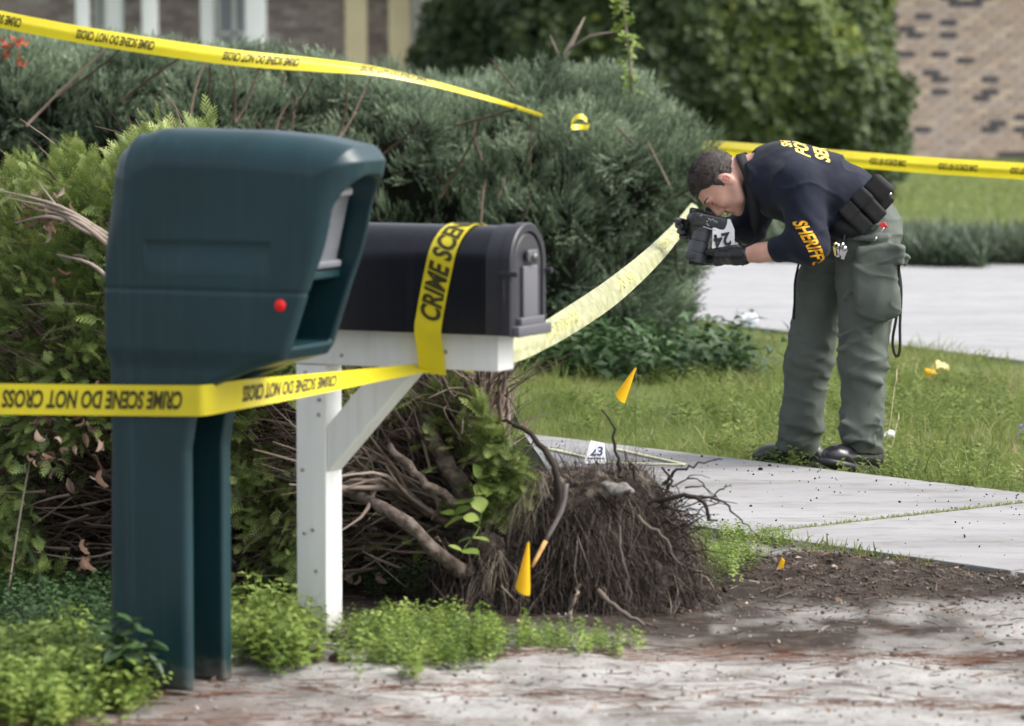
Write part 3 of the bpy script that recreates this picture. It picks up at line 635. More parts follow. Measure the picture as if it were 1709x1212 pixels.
# ================================================================== FALLEN ARBORVITAE: stems, foliage, root ball
tree = thing('fallen_tree', (-.1, 10.9, 0), 'uprooted arborvitae lying on its side behind the mailboxes, root ball exposed', 'tree')
base = P(812, 868, 10.95)
def thuja_zone(px, py):
    top = np.interp(px, [-60, 0, 60, 130, 175, 200, 240, 290, 350, 370, 480, 620, 700, 790, 815, 860, 885], [290, 262, 236, 228, 250, 222, 205, 176, 196, 260, 420, 560, 612, 615, 660, 730, 790])
    bot = np.interp(px, [-60, 380, 490, 600, 760, 830, 885], [1080, 1010, 980, 960, 880, 860, 850]); return top, bot
mb = MB(); tw = MB()
stems = [((700, 622, 11.2), .030), ((745, 612, 11.0), .024), ((790, 618, 11.1), .018), ((668, 640, 11.1), .022), ((640, 690, 11.1), .026), ((600, 660, 11.6), .02), ((575, 780, 10.9), .026),
         ((560, 820, 10.8), .03), ((600, 870, 11.2), .02), ((520, 720, 11.5), .026), ((455, 640, 11.8), .024), ((400, 760, 11.6), .026), ((300, 560, 12.1), .022), ((120, 480, 12.3), .02), ((60, 700, 12.2), .024), ((30, 360, 12.3), .02),
         ((585, 600, 11.4), .02), ((820, 640, 11.2), .014), ((500, 900, 11.2), .02), ((770, 640, 11.2), .016), ((725, 640, 11.4), .014), ((560, 740, 11.1), .018), ((400, 900, 11.4), .02), ((200, 850, 11.8), .02), ((-20, 820, 12), .02)]
for k in range(92):
    t_ = random.random(); stems.append(((560+320*t_+random.uniform(-20, 20)-60*(t_ > .8), 800-190*math.sin(min(1, t_*1.5)*1.57)+random.uniform(-30, 60), random.uniform(10.85, 11.4)), random.uniform(.007, .014)))
for (tx, ty, td), r_ in stems:
    r_ *= .72; e = P(tx, ty, td); m1 = base+(e-base)*.33+np.array((.03*random.uniform(-1, 1), .04, -.05*random.random())); m2 = base+(e-base)*.68+np.array((0, .03, .02+.05*random.uniform(-1, 1)))
    b0 = base+np.array((random.uniform(-.04, .04), random.uniform(-.05, .05), random.uniform(-.05, .03)))
    pts = spline([b0, m1, m2, e], 12); pts += RNG.normal(0, .004, pts.shape); mb.tube(pts, [r_*(1-.62*t)*random.uniform(.88, 1.1) for t in np.linspace(0, 1, 12)], 9)
    for k in range(9):
        j = random.randint(4, 11); a_ = pts[j]; dr = unit(pts[min(j+1, 11)]-pts[j-1]); dr2 = unit(dr+RNG.normal(0, .55, 3)+np.array((0, -.05, .12))); ln = random.uniform(.12, .4)
        q = spline([a_, a_+dr2*ln*.5+RNG.normal(0, .02, 3), a_+dr2*ln+RNG.normal(0, .03, 3)], 6); tw.tube(q, [r_*.42*(1-t*.8) for t in np.linspace(0, 1, 6)], 5, rnd=random.uniform(.45, 1))
# the two thick lower limbs
for pts, r_ in [([(850, 975, 10.9), (765, 950, 10.72), (700, 890, 10.7), (640, 850, 10.75), (575, 815, 10.9), (500, 780, 11.2)], .024), ([(815, 868, 10.95), (760, 800, 10.9), (725, 735, 10.95), (705, 690, 11.0)], .034), ([(805, 875, 10.85), (750, 835, 10.8), (690, 785, 10.8), (650, 745, 10.85)], .018), ([(818, 850, 11), (790, 750, 11.1), (755, 690, 11.2)], .022)]:
    q = spline([P(*t) for t in pts], 16); q += RNG.normal(0, .004, q.shape); mb.tube(q, [r_*(1-.5*t)*random.uniform(.84, 1.14) for t in np.linspace(0, 1, 16)], 12)
mb.build('trunk', bark, tree, fix=False)
# upright grey stems at the right side, over the grass
for k in range(26):
    x0 = random.uniform(755, 850); xt = 640+(x0-740)*.9+random.uniform(-10, 60)*.6+90; yt = random.uniform(608, 680); dd = random.uniform(10.95, 11.25)
    q = spline([P(x0+8, 850+random.uniform(-60, 15), dd), P((x0+xt)/2+random.uniform(-12, 18), (850+yt)/2, dd), P(xt, yt+50, dd), P(xt+random.uniform(-5, 5), yt, dd)], 12); q += RNG.normal(0, .0035, q.shape)
    tw.tube(q, [.011*(1-.6*t) for t in np.linspace(0, 1, 12)], 6, rnd=random.uniform(.6, 1))
# fine twigs through the interior
for k in range(3600):
    px, py = random.uniform(-40, 870), random.uniform(230, 1010); top, bot = thuja_zone(px, py)
    if py < top+25 or py > bot: continue
    if px < 380 and py < 560 and random.random() < .6: continue
    dd = random.uniform(11.15, 12.1) if px < 500 else random.uniform(10.95, 11.6); a_ = P(px, py, dd); dr = a_-base; dr = unit(dr+RNG.normal(0, .33, 3)*np.linalg.norm(dr)); ln = random.uniform(.12, .42)
    q = spline([a_-dr*ln*.5, a_+RNG.normal(0, .02, 3), a_+dr*ln*.5+RNG.normal(0, .03, 3)+(0, 0, -.01)], 5); tw.tube(q, [.0045*random.uniform(.5, 1.5)*(1-.6*t) for t in np.linspace(0, 1, 5)], 3, cap=False, rnd=random.uniform(.15, .9)**1.5)
o = tw.build('twigs', twig_m, tree, fix=False); o['kind'] = 'stuff'
# foliage sprays, in clumps with gaps
def clumps(n, seed, thr, box, dr):
    px = RNG.uniform(box[0], box[1], n); py = RNG.uniform(box[2], box[3], n); dd = RNG.uniform(dr[0], dr[1], n); top, bot = thuja_zone(px, py)
    nz = fbm(px/95, py/75, dd*1.6, seed); k = (py > top+34-60*nz-14*np.sin(px/17.)) & (py < bot) & (nz+.15*RNG.normal(0, 1, n) > thr(px, py))
    return px[k], py[k], dd[k]
def thr(px, py):
    t = np.full(len(px), -.22); t = np.where((py > 690) & (px > 60), .16, t); t = np.where((py > 740) & (px > 95) & (px < 185), .45, t); t = np.where(px > 385, .16, t); t = np.where((px > 480) & (px < 700) & (py > 690), .33, t); t = np.where((px > 560) & (py > 790), .55, t); t = np.where((px > 620) & (px < 830) & (py > 700), .42, t); t = np.where((px > 640) & (px < 800) & (py < 700), .20, t); t = np.where((px > 805) & (py > 690), -.3, t)
    return t
px, py, dd = clumps(74000, 120, thr, (-60, 890, 160, 1070), (11.0, 12.5))
dd = np.where(px > 480, 10.85+(dd-11)*.40, dd); dd = np.where(px > 800, 10.84+(dd-11)*.16, dd); dd = np.where((px > 380) & (px <= 480), 11.0+(dd-11)*.5, dd)
pos = np.array([P(a_, b_, c_) for a_, b_, c_ in zip(px, py, dd)]); n = len(pos)
away = pos-base; away /= np.linalg.norm(away, axis=1, keepdims=True)
sw = np.stack([fbm(pos[:, 0]*3.2, pos[:, 1]*3, pos[:, 2]*3.2, s_) for s_ in (130, 133, 136)], 1)
upw = np.where(py < 500, .75, np.where(py > 700, -.35, .15))
D = away*.35+sw*1.1+RNG.normal(0, .5, pos.shape); D[:, 2] += upw; D[:, 1] -= .35; D[:, 0] -= .15*(px < 400)
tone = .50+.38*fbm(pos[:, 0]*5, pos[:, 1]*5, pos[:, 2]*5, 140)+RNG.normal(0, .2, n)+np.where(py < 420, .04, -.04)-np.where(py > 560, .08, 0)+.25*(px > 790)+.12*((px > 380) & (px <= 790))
h = n//2
M1 = np.arange(n) % 2 == 0
for name_, msk, (TV, TF) in (('foliage', M1, fan_spray(5, .085)), ('foliage', ~M1, fan_spray(4, .062))):
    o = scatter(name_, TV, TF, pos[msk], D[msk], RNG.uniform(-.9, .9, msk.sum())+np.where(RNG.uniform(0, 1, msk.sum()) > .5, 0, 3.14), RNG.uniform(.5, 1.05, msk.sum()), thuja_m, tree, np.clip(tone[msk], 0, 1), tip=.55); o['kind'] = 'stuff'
# added dark core: stands for the crown's inner shade and closes the view through
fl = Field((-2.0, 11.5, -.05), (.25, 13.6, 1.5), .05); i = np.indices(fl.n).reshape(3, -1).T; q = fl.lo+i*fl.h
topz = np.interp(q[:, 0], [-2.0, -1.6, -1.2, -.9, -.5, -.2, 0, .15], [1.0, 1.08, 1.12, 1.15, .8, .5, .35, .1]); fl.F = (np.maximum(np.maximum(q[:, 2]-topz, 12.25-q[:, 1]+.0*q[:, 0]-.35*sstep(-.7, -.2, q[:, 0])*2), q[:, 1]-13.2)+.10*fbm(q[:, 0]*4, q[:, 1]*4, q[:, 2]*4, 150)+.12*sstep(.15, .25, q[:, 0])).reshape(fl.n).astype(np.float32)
fl.build('shade_core', core_m, tree)
# dead curled leaves caught in the branches
dl = [(80+random.gauss(0, 22), 350+random.gauss(0, 22)) for _ in range(26)]+[(random.uniform(40, 175), random.uniform(690, 800)) for _ in range(34)]+[(140+random.gauss(0, 6), 930+random.gauss(0, 26)) for _ in range(8)]+[(140, 430), (118, 455), (90, 462), (620, 935), (645, 920), (600, 960), (580, 955), (632, 955), (660, 935), (340, 640), (165, 635), (150, 640)]
pos = np.array([P(x_, y_, random.uniform(10.95, 11.1)) for x_, y_ in dl])
V = []; F = []
for i in range(4):
    t = i/3; w_ = .016*math.sin(.25+t*2.7)
    V += [(-w_, .012*math.sin(t*4), .065*t), (0, -.008+.012*math.sin(t*4), .065*t), (w_, .010+.012*math.sin(t*4), .065*t)]
    if i: k = 3*i; F += [(k-3, k-2, k+1, k), (k-2, k-1, k+2, k+1)]
D = RNG.normal(0, .6, pos.shape)+(0, -.1, -.7); o = scatter('dead_leaves', V, F, pos, D, RNG.uniform(0, 6.28, len(pos)), RNG.uniform(.32, .8, len(pos)), dead_m, tree, RNG.uniform(.2, 1, len(pos))); o['kind'] = 'stuff'
# long bare forked branches lying across the left foliage
mb = MB()
for a_, b_, c_ in [((180, 400), (110, 355), (10, 330)), ((180, 408), (120, 365), (35, 345)), ((178, 392), (100, 345), (0, 318)), ((150, 385), (85, 362), (25, 372)), ((175, 398), (120, 372), (60, 300)), ((185, 470), (150, 440), (95, 425))]:
    mb.tube(spline([P(*a_, 10.98), P(*b_, 10.93), P(*c_, 11.0)], 9), [.009*(1-.75*t) for t in np.linspace(0, 1, 9)], 6, rnd=random.uniform(.85, 1))
mb.build('bare_branches', twig_m, tree, fix=False); mb = MB(); mb.tube(spline([P(50, 770, 11.0), P(35, 850, 10.98), P(12, 1000, 10.9)], 6), [.003]*6, 4, rnd=.9); mb.build('bare_stalk', twig_m, tree, fix=False)

# root ball
RB = P(962, 930, 10.95)
def rb_sdf(p):
    x, y, z = p[:, 0]-RB[0], p[:, 1]-RB[1], p[:, 2]
    wd = np.interp(z, [0, .14, .28, .36, .42, .46], [.365, .30, .225, .17, .10, .03]); cxs = np.interp(z, [0, .14, .28, .36, .42], [0., .01, .025, .045, .055])
    r_ = np.sqrt(((x-cxs)/wd)**2+(y/(wd*.72))**2); d = (r_-1)*wd*.72
    ax = p[:, 0]; d2 = np.sqrt(((p[:, 0]-base[0]-.06)/.15)**2+((y)/.2)**2+((z-.12)/.14)**2)-1; d = np.minimum(d, d2*.14)
    return np.maximum(d, z-.375)-.07*fbm(x*6, y*6, z*4, 160)-.04*fbm(x*17, y*17, z*9, 163)
rootb = None
fl = Field((RB[0]-.62, RB[1]-.45, -.03), (RB[0]+.55, RB[1]+.45, .62), .012); i = np.indices(fl.n).reshape(3, -1).T; fl.F = rb_sdf(fl.lo+i*fl.h).reshape(fl.n).astype(np.float32)
rbo = fl.build('root_ball', soil_m, tree)
p, g, d = sample_sdf(rb_sdf, (RB[0]-.62, RB[1]-.45, .03), (RB[0]+.55, RB[1]+.2, .48), 260000, .03, lambda p, g: g[:, 1] < .4)
sel = RNG.permutation(len(p))[:4800]; rt = MB(); RV = []; RF = []; RR = []
def fast_tube(pts, r0, rnd, n=3):
    pts = np.asarray(pts); k0 = len(RV)
    for i_, q in enumerate(pts):
        rr = r0*(1-.7*i_/(len(pts)-1))
        for k_ in range(n): an = 2.094*k_; RV.append((q[0]+math.cos(an)*rr, q[1]+math.sin(an)*rr*.7, q[2]+rr*.3*math.sin(an+1))); RR.append(rnd)
    for i_ in range(len(pts)-1):
        for k_ in range(n): RF.append((k0+i_*n+k_, k0+i_*n+(k_+1) % n, k0+(i_+1)*n+(k_+1) % n, k0+(i_+1)*n+k_))
for j in sel:
    a_ = p[j]; nn = g[j]; ln = random.uniform(.03, .17); out = random.uniform(.1, 1.0)
    side = unit(np.array((nn[0], nn[1], 0))+1e-6); wig = RNG.normal(0, random.choice((.01, .02, .035)), (4, 3))
    pts = [a_-nn*.01, a_+side*ln*out*.5+(0, 0, -ln*.2)+wig[1], a_+side*ln*out*.8+(0, 0, -ln*.62)+wig[2], a_+side*ln*out+(0, 0, -ln)+wig[3]]
    for q in pts: q[2] = max(q[2], .006)
    fast_tube(pts, random.uniform(.0010, .0030), min(1, max(0, random.gauss(.42, .22))))
for j in RNG.permutation(len(p))[:650]:      # thicker, longer hanging roots
    a_ = p[j]; nn = g[j]; ln = random.uniform(.15, .35); side = unit(np.array((nn[0]*1.3, nn[1], 0))+1e-6)
    pts = spline([a_, a_+side*.04+(RNG.normal(0, .02), 0, -ln*.3), a_+side*.07+(RNG.normal(0, .03), 0, -ln*.7), a_+side*.09+(RNG.normal(0, .04), 0, -ln)], 8)
    pts[:, 2] = np.maximum(pts[:, 2], .008); fast_tube(pts, random.uniform(.003, .006), min(1, max(0, random.gauss(.55, .2))))
for j in RNG.integers(0, len(p), 11000):      # frizz of hair roots
    a_ = p[j]; dr_ = unit(g[j]*.6+RNG.normal(0, .6, 3)+(0, 0, -.5)); ln = random.uniform(.03, .10); pts = [a_, a_+dr_*ln*.5+RNG.normal(0, .008, 3), a_+dr_*ln+RNG.normal(0, .02, 3)]
    for q in pts: q[2] = max(q[2], .004)
    fast_tube(pts, random.uniform(.0006, .0013), min(1, max(0, random.gauss(.5, .25))))
bm_ = bmesh.new(); bmesh.ops.create_icosphere(bm_, subdivisions=2, radius=1); TVc = np.array([v.co[:] for v in bm_.verts]); TVc *= 1+.3*fbm(TVc[:, 0]*2, TVc[:, 1]*2, TVc[:, 2]*2, 9)[:, None]; TFc = np.array([[v.index for v in f.verts] for f in bm_.faces]); bm_.free()
jj = RNG.integers(0, len(p), 700); jj = jj[(fbm(p[jj][:, 0]*9, p[jj][:, 1]*9, p[jj][:, 2]*9, 171) > -.05)]
sc_ = .007*np.exp(RNG.normal(0, .45, len(jj))); o = scatter('soil_clod', TVc, TFc, p[jj]+g[jj]*sc_[:, None]*.9, RNG.normal(0, 1, (len(jj), 3)), RNG.uniform(0, 6, len(jj)), np.column_stack([sc_, sc_*.8, sc_*.65]), soil_m, tree, None, True); o['kind'] = 'stuff'
# pale straw-like bunches
for (x_, y_, cnt, ln, sprd) in [(905, 805, 60, .2, .5), (880, 830, 60, .2, .6), (830, 930, 60, .16, .5), (800, 975, 40, .14, .6), (1050, 850, 30, .12, .4), (1130, 1010, 20, .08, .4), (915, 850, 30, .22, .25), (870, 1000, 25, .15, .2)]:
    c_ = P(x_, y_, 10.72 if y_ > 900 else 10.8)
    for k in range(cnt//2):
        a_ = c_+RNG.normal(0, .018, 3); an = random.gauss(-.35, sprd); l_ = ln*random.uniform(.5, 1.1); pts = [a_, a_+(math.sin(an)*l_*.5, -.03, -l_*.4), a_+(math.sin(an)*l_*.75, -.02, -l_)]
        fast_tube(pts, .0011, random.uniform(.85, 1))
o = np_mesh('fine_roots', np.array(RV), np.array(RF), root_m, tree, False, np.array(RR)); o['kind'] = 'stuff'
mb = MB()
def root(pts, r0, r1=None, sides=7, d0=None, rnd=.6, n=14, jit=.004):
    q = spline([P(*t) for t in pts], n); q += RNG.normal(0, jit, q.shape); r1 = r0*.3 if r1 is None else r1
    m1_ = MB(); m1_.tube(q, [(r0+(r1-r0)*t)*random.uniform(.85, 1.15) for t in np.linspace(0, 1, n)], sides, rnd=rnd); m1_.build('root', root_m, tree, fix=False)
root([(930, 860, 10.75), (928, 790, 10.72), (905, 745, 10.75), (862, 712, 10.8), (815, 698, 10.9)], .012, .004, rnd=.35)
root([(1038, 795, 10.8), (1030, 760, 10.8), (1020, 710, 10.8), (1003, 682, 10.8)], .007, .002, rnd=.3)
root([(1105, 810, 10.9), (1130, 790, 10.88), (1165, 775, 10.85), (1205, 768, 10.85)], .006, .0015, rnd=.4)
root([(1090, 835, 10.8), (1140, 828, 10.78), (1175, 838, 10.76), (1182, 868, 10.76), (1195, 872, 10.76)], .008, .003, rnd=.35)
root([(1150, 828, 10.78), (1200, 835, 10.76), (1235, 865, 10.76), (1262, 892, 10.8)], .005, .0012, rnd=.4)
root([(1185, 832, 10.78), (1205, 815, 10.78), (1220, 810, 10.8)], .003, .001, rnd=.4)
root([(1110, 865, 10.75), (1140, 880, 10.74), (1170, 860, 10.74)], .004, .001, rnd=.4)
root([(1100, 840, 10.8), (1120, 800, 10.8), (1105, 785, 10.8)], .006, .003, rnd=.3)
root([(1060, 800, 10.78), (1052, 775, 10.78), (1068, 790, 10.76)], .004, .002, rnd=.3)
root([(1065, 865, 10.62), (1100, 890, 10.6), (1125, 925, 10.6), (1140, 950, 10.6)], .006, .002, rnd=.8)
root([(1030, 870, 10.62), (1040, 930, 10.58), (1052, 985, 10.56), (1050, 1030, 10.56)], .004, .002, rnd=.7)
root([(950, 1035, 10.5), (958, 1000, 10.5), (970, 975, 10.5)], .006, .003, rnd=.9)
root([(1000, 985, 10.5), (1030, 1015, 10.46), (1065, 1035, 10.44), (1085, 1045, 10.44)], .008, .004, rnd=.8)
for k in range(34):
    x0, y0 = random.uniform(1090, 1150), random.uniform(800, 960); an = random.uniform(-.5, .7); l_ = random.uniform(30, 90)
    root([(x0, y0, 10.8), (x0+l_*.5*math.cos(an), y0+l_*.5*math.sin(an)-6, 10.78), (x0+l_*math.cos(an), y0+l_*math.sin(an)+8, 10.78)], .0028, .0008, 4, n=7, rnd=random.uniform(.2, .6))
mb = MB(); q = spline([P(945, 808, 10.62), P(938, 850, 10.58), P(915, 895, 10.52), P(888, 946, 10.46)], 12); mb.tube(q[:9], [.008, .0075, .0078, .007, .0072, .0066, .0068, .0062, .006], 8); mb.build('broken_root', mat('grey_root', (.09, .078, .078), .85, .2, var=.2, vscale=50), tree)
mb = MB(); mb.tube(q[8:], [.007, .0066, .006, .005], 8); mb.build('stripped_root_end', mat('stripped_wood', (.42, .25, .09), .7, .3, var=.2, vscale=80), tree)
c_ = P(1030, 818, 10.74); fl = Field(c_-.12, c_+.12, .006)
c_ = c_; fl.ell(c_+(0, .02, 0), (.042, .035, .020), k=.01); fl.ell(c_+(-.03, .015, .014), (.03, .03, .014), k=.01); fl.displace(lambda x, y, z: .016*fbm(x*38, y*38, z*38, 5), .03); fl.build('clinging_stone', mat('pale_stone', (.10, .092, .082), .95, .1, col2=(.26, .25, .235), vscale=45, bump=1.), tree)

def weather(m, z0, z1, col, streak=.0, scol=(.3, .3, .25)):
    nt = m.node_tree; N, L = nt.nodes, nt.links; b = N['Principled BSDF']; src = b.inputs['Base Color'].links[0].from_socket; tc = N.new('ShaderNodeTexCoord')
    sx = N.new('ShaderNodeSeparateXYZ'); L.new(tc.outputs['Object'], sx.inputs[0]); nz = N.new('ShaderNodeTexNoise'); nz.inputs['Scale'].default_value = 24; nz.inputs['Detail'].default_value = 8; nz.inputs['Roughness'].default_value = .75; L.new(tc.outputs['Object'], nz.inputs['Vector'])
    mr = N.new('ShaderNodeMapRange'); mr.inputs[1].default_value = z0; mr.inputs[2].default_value = z1; mr.inputs[3].default_value = .62; mr.inputs[4].default_value = -.35; L.new(sx.outputs[2], mr.inputs[0])
    ad = N.new('ShaderNodeMath'); L.new(mr.outputs[0], ad.inputs[0]); L.new(nz.outputs['Fac'], ad.inputs[1]); r = N.new('ShaderNodeMapRange'); r.inputs[1].default_value = .55; r.inputs[2].default_value = 1.0; L.new(ad.outputs[0], r.inputs[0])
    mx_ = N.new('ShaderNodeMix'); mx_.data_type = 'RGBA'; L.new(r.outputs[0], mx_.inputs[0]); L.new(src, mx_.inputs[6]); mx_.inputs[7].default_value = (*col, 1); out = mx_.outputs[2]
    if streak:
        mp = N.new('ShaderNodeMapping'); mp.inputs['Scale'].default_value = (1, 1, .06); L.new(tc.outputs['Object'], mp.inputs[0]); n2 = N.new('ShaderNodeTexNoise'); n2.inputs['Scale'].default_value = 45; n2.inputs['Detail'].default_value = 5; L.new(mp.outputs[0], n2.inputs['Vector'])
        r2 = N.new('ShaderNodeMapRange'); r2.inputs[1].default_value = .52; r2.inputs[2].default_value = .72; r2.inputs[4].default_value = streak; L.new(n2.outputs['Fac'], r2.inputs[0]); m2 = N.new('ShaderNodeMix'); m2.data_type = 'RGBA'; L.new(r2.outputs[0], m2.inputs[0]); L.new(out, m2.inputs[6]); m2.inputs[7].default_value = (*scol, 1); out = m2.outputs[2]
    L.new(out, b.inputs['Base Color'])
weather(green_plastic, -.06, .16, (.10, .095, .08), .08, (.07, .10, .10)); weather(white_paint, -.03, .22, (.22, .20, .15), .30, (.50, .51, .46)); weather(black_metal, -1, -.5, (.1, .1, .1), .12, (.05, .05, .055))
# ================================================================== GREEN MAILBOX
c0 = G(314, 1157); TH = R(23); ML = np.array((math.cos(TH), -math.sin(TH), 0)); MW = np.array((math.sin(TH), math.cos(TH), 0))
MO = c0-ML*.228-MW*.012; MO[2] = 0
def mloc(l, w_, z): return MO+ML*l+MW*w_+np.array((0, 0, z))
mbx = thing('green_mailbox', MO, 'tall dark green molded plastic mailbox with red dot, nearest the camera', 'mailbox')
f1 = Field((-.03, -.03, -.02), (.73, .33, 1.44), .0045)
PROF = np.array([(0, 0), (.228, 0), (.228, .60), (.245, .70), (.30, .765), (.40, .805), (.497, .835), (.512, .86), (.568, 1.023), (.630, 1.17), (.674, 1.280), (.684, 1.320), (.655, 1.356), (.55, 1.378), (.40, 1.39), (.14, 1.395), (.07, 1.378), (.02, 1.335), (0, 1.28), (0, .86), (.006, .82), (.008, .6)])
def poly_sdf(l, z, PR):
    d = np.full(np.broadcast(l, z).shape, 1e9, np.float32); s_ = np.ones(d.shape, np.float32); n = len(PR)
    for i in range(n):
        a, b = PR[i], PR[i-1]; ex, ez = b[0]-a[0], b[1]-a[1]; wx, wz = l-a[0], z-a[1]
        t = np.clip((wx*ex+wz*ez)/(ex*ex+ez*ez), 0, 1); d = np.minimum(d, (wx-ex*t)**2+(wz-ez*t)**2)
        c1 = z >= a[1]; c2 = z < b[1]; c3 = ex*wz > ez*wx; al = (c1 & c2 & c3) | (~c1 & ~c2 & ~c3); s_ = np.where(al, -s_, s_)
    return s_*np.sqrt(d)
def smax(a, b, k): q = np.maximum(k-np.abs(a-b), 0)/k; return np.maximum(a, b)+q*q*k*.25
def mbody(l, w_, z):
    a = poly_sdf(l, z, PROF)+.0*w_
    bulge = .016*sstep(.86, .80, z)
    b = np.abs(w_-.14)-(.14-bulge)
    r = .022+.075*sstep(1.02, 1.30, z)+0*l; qa, qb = a+r, b+r
    return np.sqrt(np.maximum(qa, 0)**2+np.maximum(qb, 0)**2)+np.minimum(np.maximum(qa, qb), 0)-r
f1.put(mbody, (-.02, -.02, 0), (.715, .32, 1.43))
def ap(msk_fn): f1.displace(msk_fn, .03)
ap(lambda l, w_, z: .004*np.exp(-((z-1.0)/.0045)**2)*(w_ < .14)*(l < .56))                            # lid seam
ap(lambda l, w_, z: -.0035*np.exp(-((l-.066)/.009)**2)*(w_ < .14)*(z > .0))                            # vertical rib
def panel(l, w_, z):
    ins = sstep(.118, .128, l)*sstep(.472, .46, l)*sstep(1.038, 1.05, z)*sstep(1.125, 1.112, z); return .006*ins*(w_ < .1)*sstep(1.03, 1.115, z)
ap(panel)
# hood: hollow behind the front rim; arched top
def cavity(l, w_, z):
    front = l-(.505+(z-.84)*.37+.0)
    aw = np.abs(w_-.14)-.108; top = z-1.285; arch = np.sqrt(np.maximum(np.abs(w_-.14)-.022, 0)**2+np.maximum(z-1.195, 0)**2)-.086
    box = np.maximum(np.maximum(np.where(z > 1.2, arch, aw), top), .868-z)
    shelf = -.0
    return np.maximum(box, -(front+.33))
f1.put(cavity, (.1, .02, .85), (.73, .27, 1.35), .012, '-')
f1.put(lambda l, w_, z: np.maximum(np.maximum(np.abs(w_-.13)-.078, z-.80), .045-l)+0*l, (.02, .03, -.1), (.5, .24, .82), .012, '-')   # channel up the post's front
V, Q = f1.nets(); Wd = MO+V[:, :1]*ML+V[:, 1:2]*MW; Wd[:, 2] = V[:, 2]; np_mesh('housing', Wd, Q, green_plastic, mbx, True)
B_ = np.array([ML, MW, (0, 0, 1)]); tilt = math.atan(.23); DL = unit(ML*math.cos(tilt)-np.array((0, 0, 1))*math.sin(tilt)); DZ = unit(ML*math.sin(tilt)+np.array((0, 0, 1))*math.cos(tilt)); BT = np.array([DL, MW, DZ])
q = MB(); q.box(mloc(.44, .14, 1.038), (.098, .105, .011), B_, .004); q.build('shelf', green_plastic, mbx)
q = MB(); q.box(mloc(.548, .145, 1.160), (.007, .088, .108), BT, .006); dr = q.build('door', grey_plastic, mbx)
q = MB(); q.box(mloc(.592, .138, 1.242), (.012, .045, .008), BT, .005); q.box(mloc(.580, .138, 1.250), (.020, .05, .005), BT, .003); q.build('handle', mat('light_grey_plastic', (.30, .31, .33), .5), dr)
q = MB(); q.box(mloc(.535, .145, 1.064), (.014, .086, .009), BT, .005); q.build('ledge', grey_plastic, mbx)
q = MB(); q.tube([mloc(.494, .0015, .970), mloc(.494, -.0030, .970)], .0150, 24); q.build('reflector', mat('red_reflector', (.75, .004, .01), .35, .5), mbx)

# ================================================================== BLACK MAILBOX ON A WHITE POST
c1 = G(545, 1078); T2 = R(26); BLx = np.array((math.cos(T2), -math.sin(T2), 0)); BWx = np.array((math.sin(T2), math.cos(T2), 0)); BB = np.array([BLx, BWx, (0, 0, 1)])
def bl(l, w_, z): return np.array((c1[0], c1[1], 0))+BLx*l+BWx*w_+np.array((0, 0, z))
post = thing('mailbox_post', c1*(1, 1, 0), 'white painted wooden mailbox post with arm and diagonal brace', 'post')
q = MB(); q.box(bl(-.045, .045, .366), (.045, .045, .386), BB, .003); q.build('upright', white_paint, post)
q = MB(); q.box(bl(.209, .045, .802), (.303, .047, .048), BB, .003); q.build('arm', white_paint, post)
zt = .7525; zb = .465
q = MB(); poly = [(.001, zb), (.001, zb+.125), (.15, zt-.001), (.265, zt-.001)]; q.prism([bl(l, .004, z) for l, z in poly], BWx*.082); q.build('brace', white_paint, post, bevel=.003)
q = MB()
for l, z in [(-.02, .62), (-.07, .47), (-.04, .31), (-.065, .30), (-.03, .20), (-.018, .66), (-.06, .73), (.05, .78), (.36, .80)]: q.tube([bl(l, .0005, z), bl(l, -.0028, z)], .0055, 8)
q.build('nail_heads', mat('weathered_nail', (.33, .33, .32), .6, .4), post)
bx = thing('black_mailbox', bl(.25, .045, .85), 'arched black metal mailbox on the white post, wrapped with tape', 'mailbox')
W0, W1, ZB, ZS = -.052, .142, .852, 1.035; RW = (W1-W0)/2
def arch_pts(l, gr=0., zb=0.):
    pts = [bl(l, W0-gr, ZB-zb)]
    for i in range(25): an = math.pi*i/24; pts.append(bl(l, (W0+W1)/2-math.cos(an)*(RW+gr), ZS+math.sin(an)*(RW+gr)))
    pts.append(bl(l, W1+gr, ZB-zb)); return pts
def loft(mb_, rings, cap0=True, cap1=True, smooth=True):
    n = len(rings[0]); vs = [p_ for r_ in rings for p_ in r_]; fs = [(i*n+k, i*n+(k+1) % n, (i+1)*n+(k+1) % n, (i+1)*n+k) for i in range(len(rings)-1) for k in range(n)]
    mb_.add(vs, fs, False)
    if cap0: mb_.f.append(tuple(len(mb_.v)-len(vs)+k for k in range(n))); mb_.sm.append(False)
    if cap1: mb_.f.append(tuple(len(mb_.v)-n+k for k in range(n))); mb_.sm.append(False)
def auto(o, ang=35):
    me = o.data; bm = bmesh.new(); bm.from_mesh(me); bmesh.ops.remove_doubles(bm, verts=bm.verts[:], dist=1e-5)
    for f in bm.faces: f.smooth = True
    for e in bm.edges: e.smooth = not (len(e.link_faces) == 2 and e.calc_face_angle(0) > R(ang))
    bm.to_mesh(me); bm.free(); return o
LF = .578
q = MB(); loft(q, [arch_pts(.012, -.006), arch_pts(.018), arch_pts(.022), arch_pts(LF-.012)]); auto(q.build('body', black_metal, bx))
q = MB(); loft(q, [arch_pts(LF-.075, .0035), arch_pts(LF-.073, .0042), arch_pts(LF-.030, .0042), arch_pts(LF-.028, .009), arch_pts(LF-.004, .009), arch_pts(LF, .005), arch_pts(LF+.0002, -.013), arch_pts(LF-.010, -.016)], True, True); auto(q.build('front_collar', dark_trim, bx))
def arch_in(l, g_, zb, rad_drop=0): return arch_pts(l, -g_, -zb)
q = MB(); loft(q, [arch_pts(LF-.014, -.018, -.012), arch_pts(LF-.006, -.018, -.012), arch_pts(LF-.003, -.022, -.016)]); dr = auto(q.build('door', mat('door_enamel', (.035, .036, .045), .4, .5), bx))
